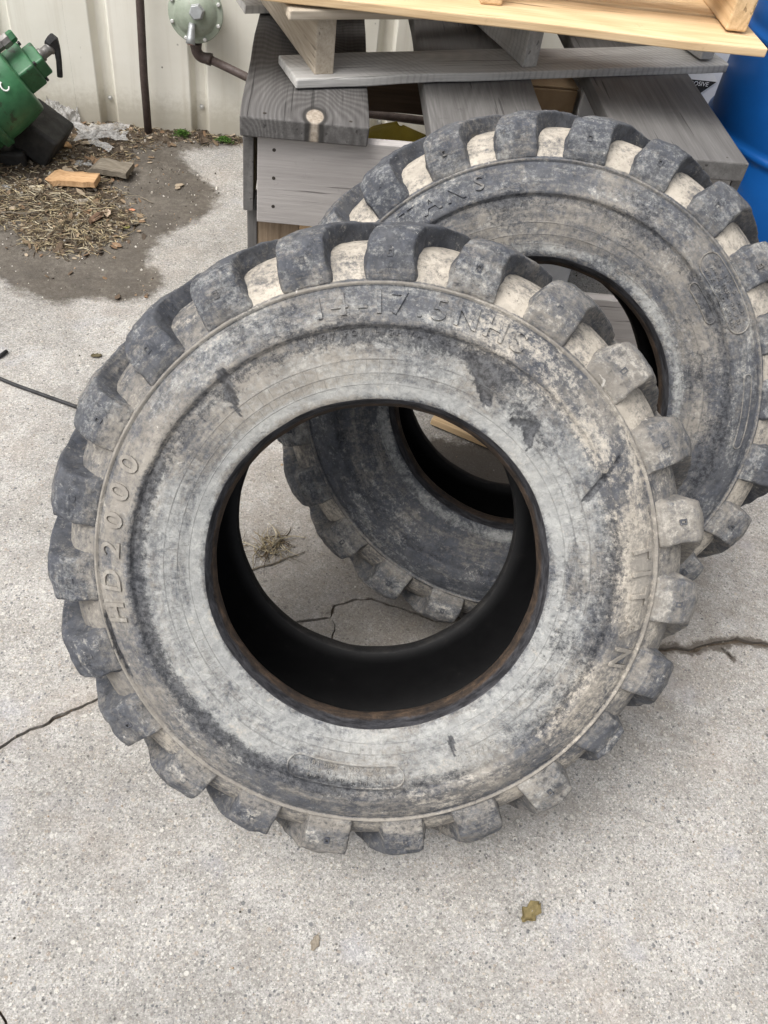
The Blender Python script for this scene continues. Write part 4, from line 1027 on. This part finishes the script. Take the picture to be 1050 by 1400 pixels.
def fields2(A, R, Z, X, Y):
    near = (Z > .02).astype(float)
    dust = .21 + .10 * band(R, .24, .31, .02); pale = .15 + .10 * band(R, .318, .36, .01)
    pale += .42 * band(R, .2285, .2445, .005)
    blobs(dust, X, Y, TAN2, .26)
    bare = .20 + .28 * band(R, .300, .316, .012); blobs(bare, X, Y, BARE2, .34)
    cut = np.zeros_like(R)
    cut = np.maximum(cut, seg_mask(X, Y, (.338, -.055), (.312, -.092), .0016, .0014)) * near
    dust = np.where((R > .3618) & (R < .3662), .5, dust)
    cream = np.where(R > .3668, .63 - .2 * arcw(A, 190, 330, 15), .06); dust = np.where(R > .3668, .5, dust); bare = np.where(R > .3668, .08, bare)
    return dict(dust=dust, pale=pale * near, bare=bare, cream=cream, rings=near * (R < .29), cut=cut)
def lug2(t, R2, z, rs):
    q = abs((t - 268 + 180) % 360 - 180); low = max(0, min(1, (90 - q) / 25))
    d = .20 + rs.uniform(-.05, .10) + .2 * low
    return dict(dust=np.full_like(R2, d) + np.where(R2 < .38, .12, 0), pale=np.where(z > .13, .22 + rs.uniform(0, .12), .04), bare=np.full_like(R2, .2), cream=np.full_like(R2, .02 + .1 * low))

build_tyre('tractor_tyre', 'dusty lugged tractor tyre in front, leaning back on the second tyre', (.1278, .827, .444, .5961, .0992), .9, fields1,
    [('14-17.5', 109.5, 83.0, .3262, .042, .0012, .5), ('NHS', 81.0, 65.5, .3262, .042, .0012, .5),
     ('HD', 198, 186.0, .3265, .043, .0013, .8), ('2000', 183, 160.5, .3262, .043, .0013, .75),
     ('TITAN', 14.5, -15.0, .3262, .042, .0013, .9),
     ('NOT FOR HIGHWAY SERVICE', 112, 72, .3030, .0095, .0007, .5),
     ('RIM GUARD', 319.5, 299, .2790, .0130, .0007, .6),
     ('MAX LOAD 8510 LBS', 279.5, 257.5, .2752, .0088, .0007, .7), ('MAX INFL 80 PSI', 279.5, 258.5, .2845, .0088, .0007, .7), ('14 PLY RATING', 278.5, 258.5, .2936, .0088, .0007, .7)],
    1, dict(lug=lug1, torn=[.9 + PITCH * 21], plates=[(284.5, 252.5, .2715, .3045, .0009)]))
build_tyre('tractor_tyre', 'dark lugged tractor tyre behind, propped against the plank platform', (.4012, 1.2044, .4460, .5068, .2362), 90.4 % PITCH, fields2,
    [('TITAN', 146.5, 120.0, .3255, .043, .0014, .5), ('S', 117.0, 112.5, .3290, .034, .0013, .6),
     ('14-17.5 NHS', 50, 33, .3465, .0095, .0007, .6), ('MAX INFL 80 PSI', 49.5, 33, .3360, .0095, .0007, .6), ('MAX LOAD 8510 LBS', 50, 32.5, .3255, .0095, .0007, .6)],
    5, dict(lug=lug2, plates=[(53, 30.5, .3215, .3575, .0009), (49, 36, .2945, .3085, .0008), (19.5, -.5, .3340, .3470, .0008)]))

# ------------------------------------------------------------ small things on the ground
cb = obj('cable', tube([(-.704, 1.751, .007), (-.716, 1.730, .006), (-.80, 1.655, .005), (-.90, 1.64, .005), (-.93, 1.665, .005), (-.90, 1.69, .005), (-.80, 1.69, .006), (-.734, 1.668, .006), (-.696, 1.649, .006), (-.66, 1.632, .005), (-.622, 1.616, .005), (-.56, 1.590, .005), (-.505, 1.567, .005), (-.43, 1.53, .005), (-.33, 1.48, .005)], .0046, 8), M['blackrub'], smooth=True)
tag(cb, 'thin black cable lying on the concrete left of the front tyre', 'cable')
def chunk(name, label, dims, loc, rz, mat, seed, cat='wood piece'):
    rs = random.Random(seed); bm = box(*dims, 8)
    for v_ in bm.verts:
        k = noise.noise((v_.co.x * 40 + seed, v_.co.y * 40, v_.co.z * 40))
        v_.co += Vector((k * .006, noise.noise((v_.co.x * 38, seed, v_.co.y * 9)) * .010, k * .004))
        if v_.co.x < -dims[0] * .45: v_.co.x += .03 * noise.noise((v_.co.y * 90, v_.co.z * 60, seed))
    o = obj(name, bm, mat, loc=loc, rot=(R_(rs.uniform(-4, 4)), R_(rs.uniform(-5, 5)), R_(rz))); bevel(o, .0025, 2)
    return tag(o, label, cat)
chunk('wood_offcut', 'split orange tan wood offcut lying on the soil', (.145, .066, .020), (-.702, 2.572, .024), -5, M['chip'], 4)
chunk('wood_offcut', 'grey brown wood offcut beside the orange one on soil', (.120, .076, .018), (-.607, 2.665, .022), -12, M['chipgrey'], 9)
def leaf_mesh(L, W, curl, seed, tint, nu=9, nv=7, lobes=0):
    rs = random.Random(seed); V, F, T = [], [], []
    for i in range(nu):
        u = i / (nu - 1)
        wd = W * math.sin(math.pi * min(1, .06 + u * .92)) ** .8 * (1 + lobes * math.sin(u * 15 + seed))
        for j in range(nv):
            s = (j / (nv - 1) - .5) * 2
            z = .25 * curl * L * (s * s * .5 + .5 * noise.noise((u * 3, s * 2, seed))) + .08 * L * noise.noise((u * 6, s * 4, seed + 3))
            V.append(((u - .5) * L, s * wd * .5 * (1 - .25 * curl * abs(s)), z + .002)); f_ = rs.uniform(.8, 1.15) * (1 if abs(s) > .15 else 1.15); T.append(tuple(c * f_ for c in tint))
    for i in range(nu - 1):
        for j in range(nv - 1):
            a = i * nv + j; F.append((a, a + nv, a + nv + 1, a + 1))
    z0 = min(v_[2] for v_ in V); V = [(a, b, c - z0 + .0008) for a, b, c in V]
    return tint_mesh('leaf', V, F, T)
def leaf(label, x, y, L, W, curl, rz, tint, seed, lobes=.0, z=None, tilt=0):
    o = obj('dead_leaf', leaf_mesh(L, W, curl, seed, tint, lobes=lobes), M['debris'], loc=(x, y, max(0, soil_h(x, y)) if z is None else z), rot=(R_(tilt), 0, R_(rz)), smooth=True)
    s = o.modifiers.new('t', 'SOLIDIFY'); s.thickness = .0006
    return tag(o, label, 'leaf', 'dead leaves')
leaf('curled olive brown leaf on bare concrete right below the front tyre', .407, .448, .042, .034, 1.2, 40, (.16, .128, .062), 3, .3, 0)
leaf('small brown leaf scrap pressed on concrete below the front tyre', .068, .405, .024, .014, .25, 70, (.22, .19, .15), 8, .2, 0)
leaf('dark crumpled leaf crumb on concrete left of front tyre', -.494, 1.759, .026, .018, 1.0, 10, (.10, .085, .05), 12, .25, 0)
leaf('pale orange dry leaf beside the black pump base', -.775, 2.80, .050, .036, 1.0, -30, (.52, .33, .17), 14, .1)
leaf('tan folded leaf near the plastic film scraps', -.70, 2.83, .07, .03, .9, 20, (.30, .25, .18), 15, .05)
leaf('brown curled leaf on the dense straw', -.600, 2.37, .065, .038, 1.3, 65, (.20, .13, .09), 16, .1)
leaf('pale pinkish leaf on the straw', -.575, 2.40, .040, .03, 1.2, 100, (.38, .30, .23), 17, .1)
leaf('tiny red orange scrap of leaf on the soil edge', -.515, 2.46, .018, .014, .6, 0, (.50, .22, .13), 18, .1)
leaf('greenish leaf scrap on the soil', -.515, 2.36, .022, .016, .6, 30, (.19, .18, .06), 19, .1)
leaf('broad brown leaf leaning on the wall foot between moss tufts', -.355, 2.955, .085, .055, .7, 80, (.13, .10, .075), 20, .1, tilt=30)
leaf('grey tan leaf by the left edge on soil', -.80, 2.50, .05, .035, .9, 150, (.33, .29, .22), 21, .1)
leaf('large pale round leaf on soil below orange offcut', -.655, 2.46, .05, .045, .8, 20, (.27, .24, .20), 22, .05)
# crumpled plastic film
def film(label, x, y, w, h, seed, rz, amp=.03, stand=0):
    amp *= .36
    n = 26; V, F = [], []
    for i in range(n):
        for j in range(n):
            u, q = i / (n - 1) - .5, j / (n - 1) - .5
            k = noise.fractal((u * 3 + seed, q * 3, seed), 1.0, 2.1, 3); e_ = 1 + .25 * noise.noise((u * 5, q * 5, seed + 7))
            V.append((u * w * e_, q * h * e_, abs(k) * amp + .002))
    for i in range(n - 1):
        for j in range(n - 1):
            a = i * n + j; F.append((a, a + n, a + n + 1, a + 1))
    me = bpy.data.meshes.new('film'); me.from_pydata(V, [], F)
    o = obj('plastic_film', me, M['film'], loc=(x, y, max(0, soil_h(x, y))), rot=(R_(stand), 0, R_(rz)))
    return tag(o, label, 'plastic film', 'scraps of clear film')
film('crumpled clear film draped between pump base and wall', -.80, 2.955, .10, .17, 2, 25, .05, 40)
film('crumpled greyish film heap on soil near wall foot', -.675, 2.90, .16, .10, 5, 10, .05)
film('twisted white strip of film in front of the film heap', -.665, 2.815, .085, .032, 9, -35, .03)
film('small torn film scrap on the soil left of offcuts', -.70, 2.70, .05, .035, 12, 10, .02)
film('small torn film scrap at left edge of the soil', -.89, 2.52, .035, .03, 15, 60, .02)
# moss
MOSS = [(.035, .085, .012), (.05, .12, .018), (.08, .15, .03), (.03, .06, .012)]
for lb, x, y, s, sd_ in (('small green moss tuft at wall foot right of the pipe', -.425, 2.955, .020, 31), ('brighter green moss clump near the platform corner', -.285, 2.945, .024, 33)):
    me = straw('moss', 420, blob(x, y, s, s * .55), .004, .012, lambda a, b, x=x, y=y, s=s: max(0, soil_h(a, b)) + .016 * max(0, 1 - math.hypot(a - x, (b - y) * 1.5) / (s * 1.6)), .0006, .0014, .012, MOSS, sd_)
    tag(obj('moss_tuft', me, M['debris']), lb, 'moss')
# dried grass caught under the tyre, seen through its hole
me = straw('dry_grass_tuft', 90, blob(-.035, 1.172, .040, .035), .02, .06, lambda a, b: .001, .0006, .0014, .016, STRAW, 41, 1.4)
tag(obj('dry_grass_tuft', me, M['debris']), 'small tuft of dry grass stems on concrete inside the front tyre', 'dry grass')
for i, (x, y, L, rz, lb) in enumerate(((-.94, 2.42, .20, 25, 'long bent twig at left edge of the soil'), (-.80, 2.38, .14, 8, 'short grey twig lying over the straw'), (-.48, 2.52, .05, -35, 'tiny twig on the stained concrete'), (-.865, 2.28, .05, 30, 'dark short twig at the front left edge of straw'), (-.02, 1.135, .12, 26, 'thin dry stem across the grass tuft inside the front tyre'))):
    pts = [(L * (k / 6 - .5), .012 * L * 6 * noise.noise((k * .6, i, 0)), .004 + .004 * abs(noise.noise((k, i, 4)))) for k in range(7)]
    o = obj('twig', tube(pts, [.0016 * (1.4 - k * .12) for k in range(7)], 6), M['chipgrey'], loc=(x, y, max(0, soil_h(x, y)) + (.006 if i < 2 else 0)), rot=(0, 0, R_(rz)), smooth=True)
    tag(o, lb, 'twig', 'twigs')
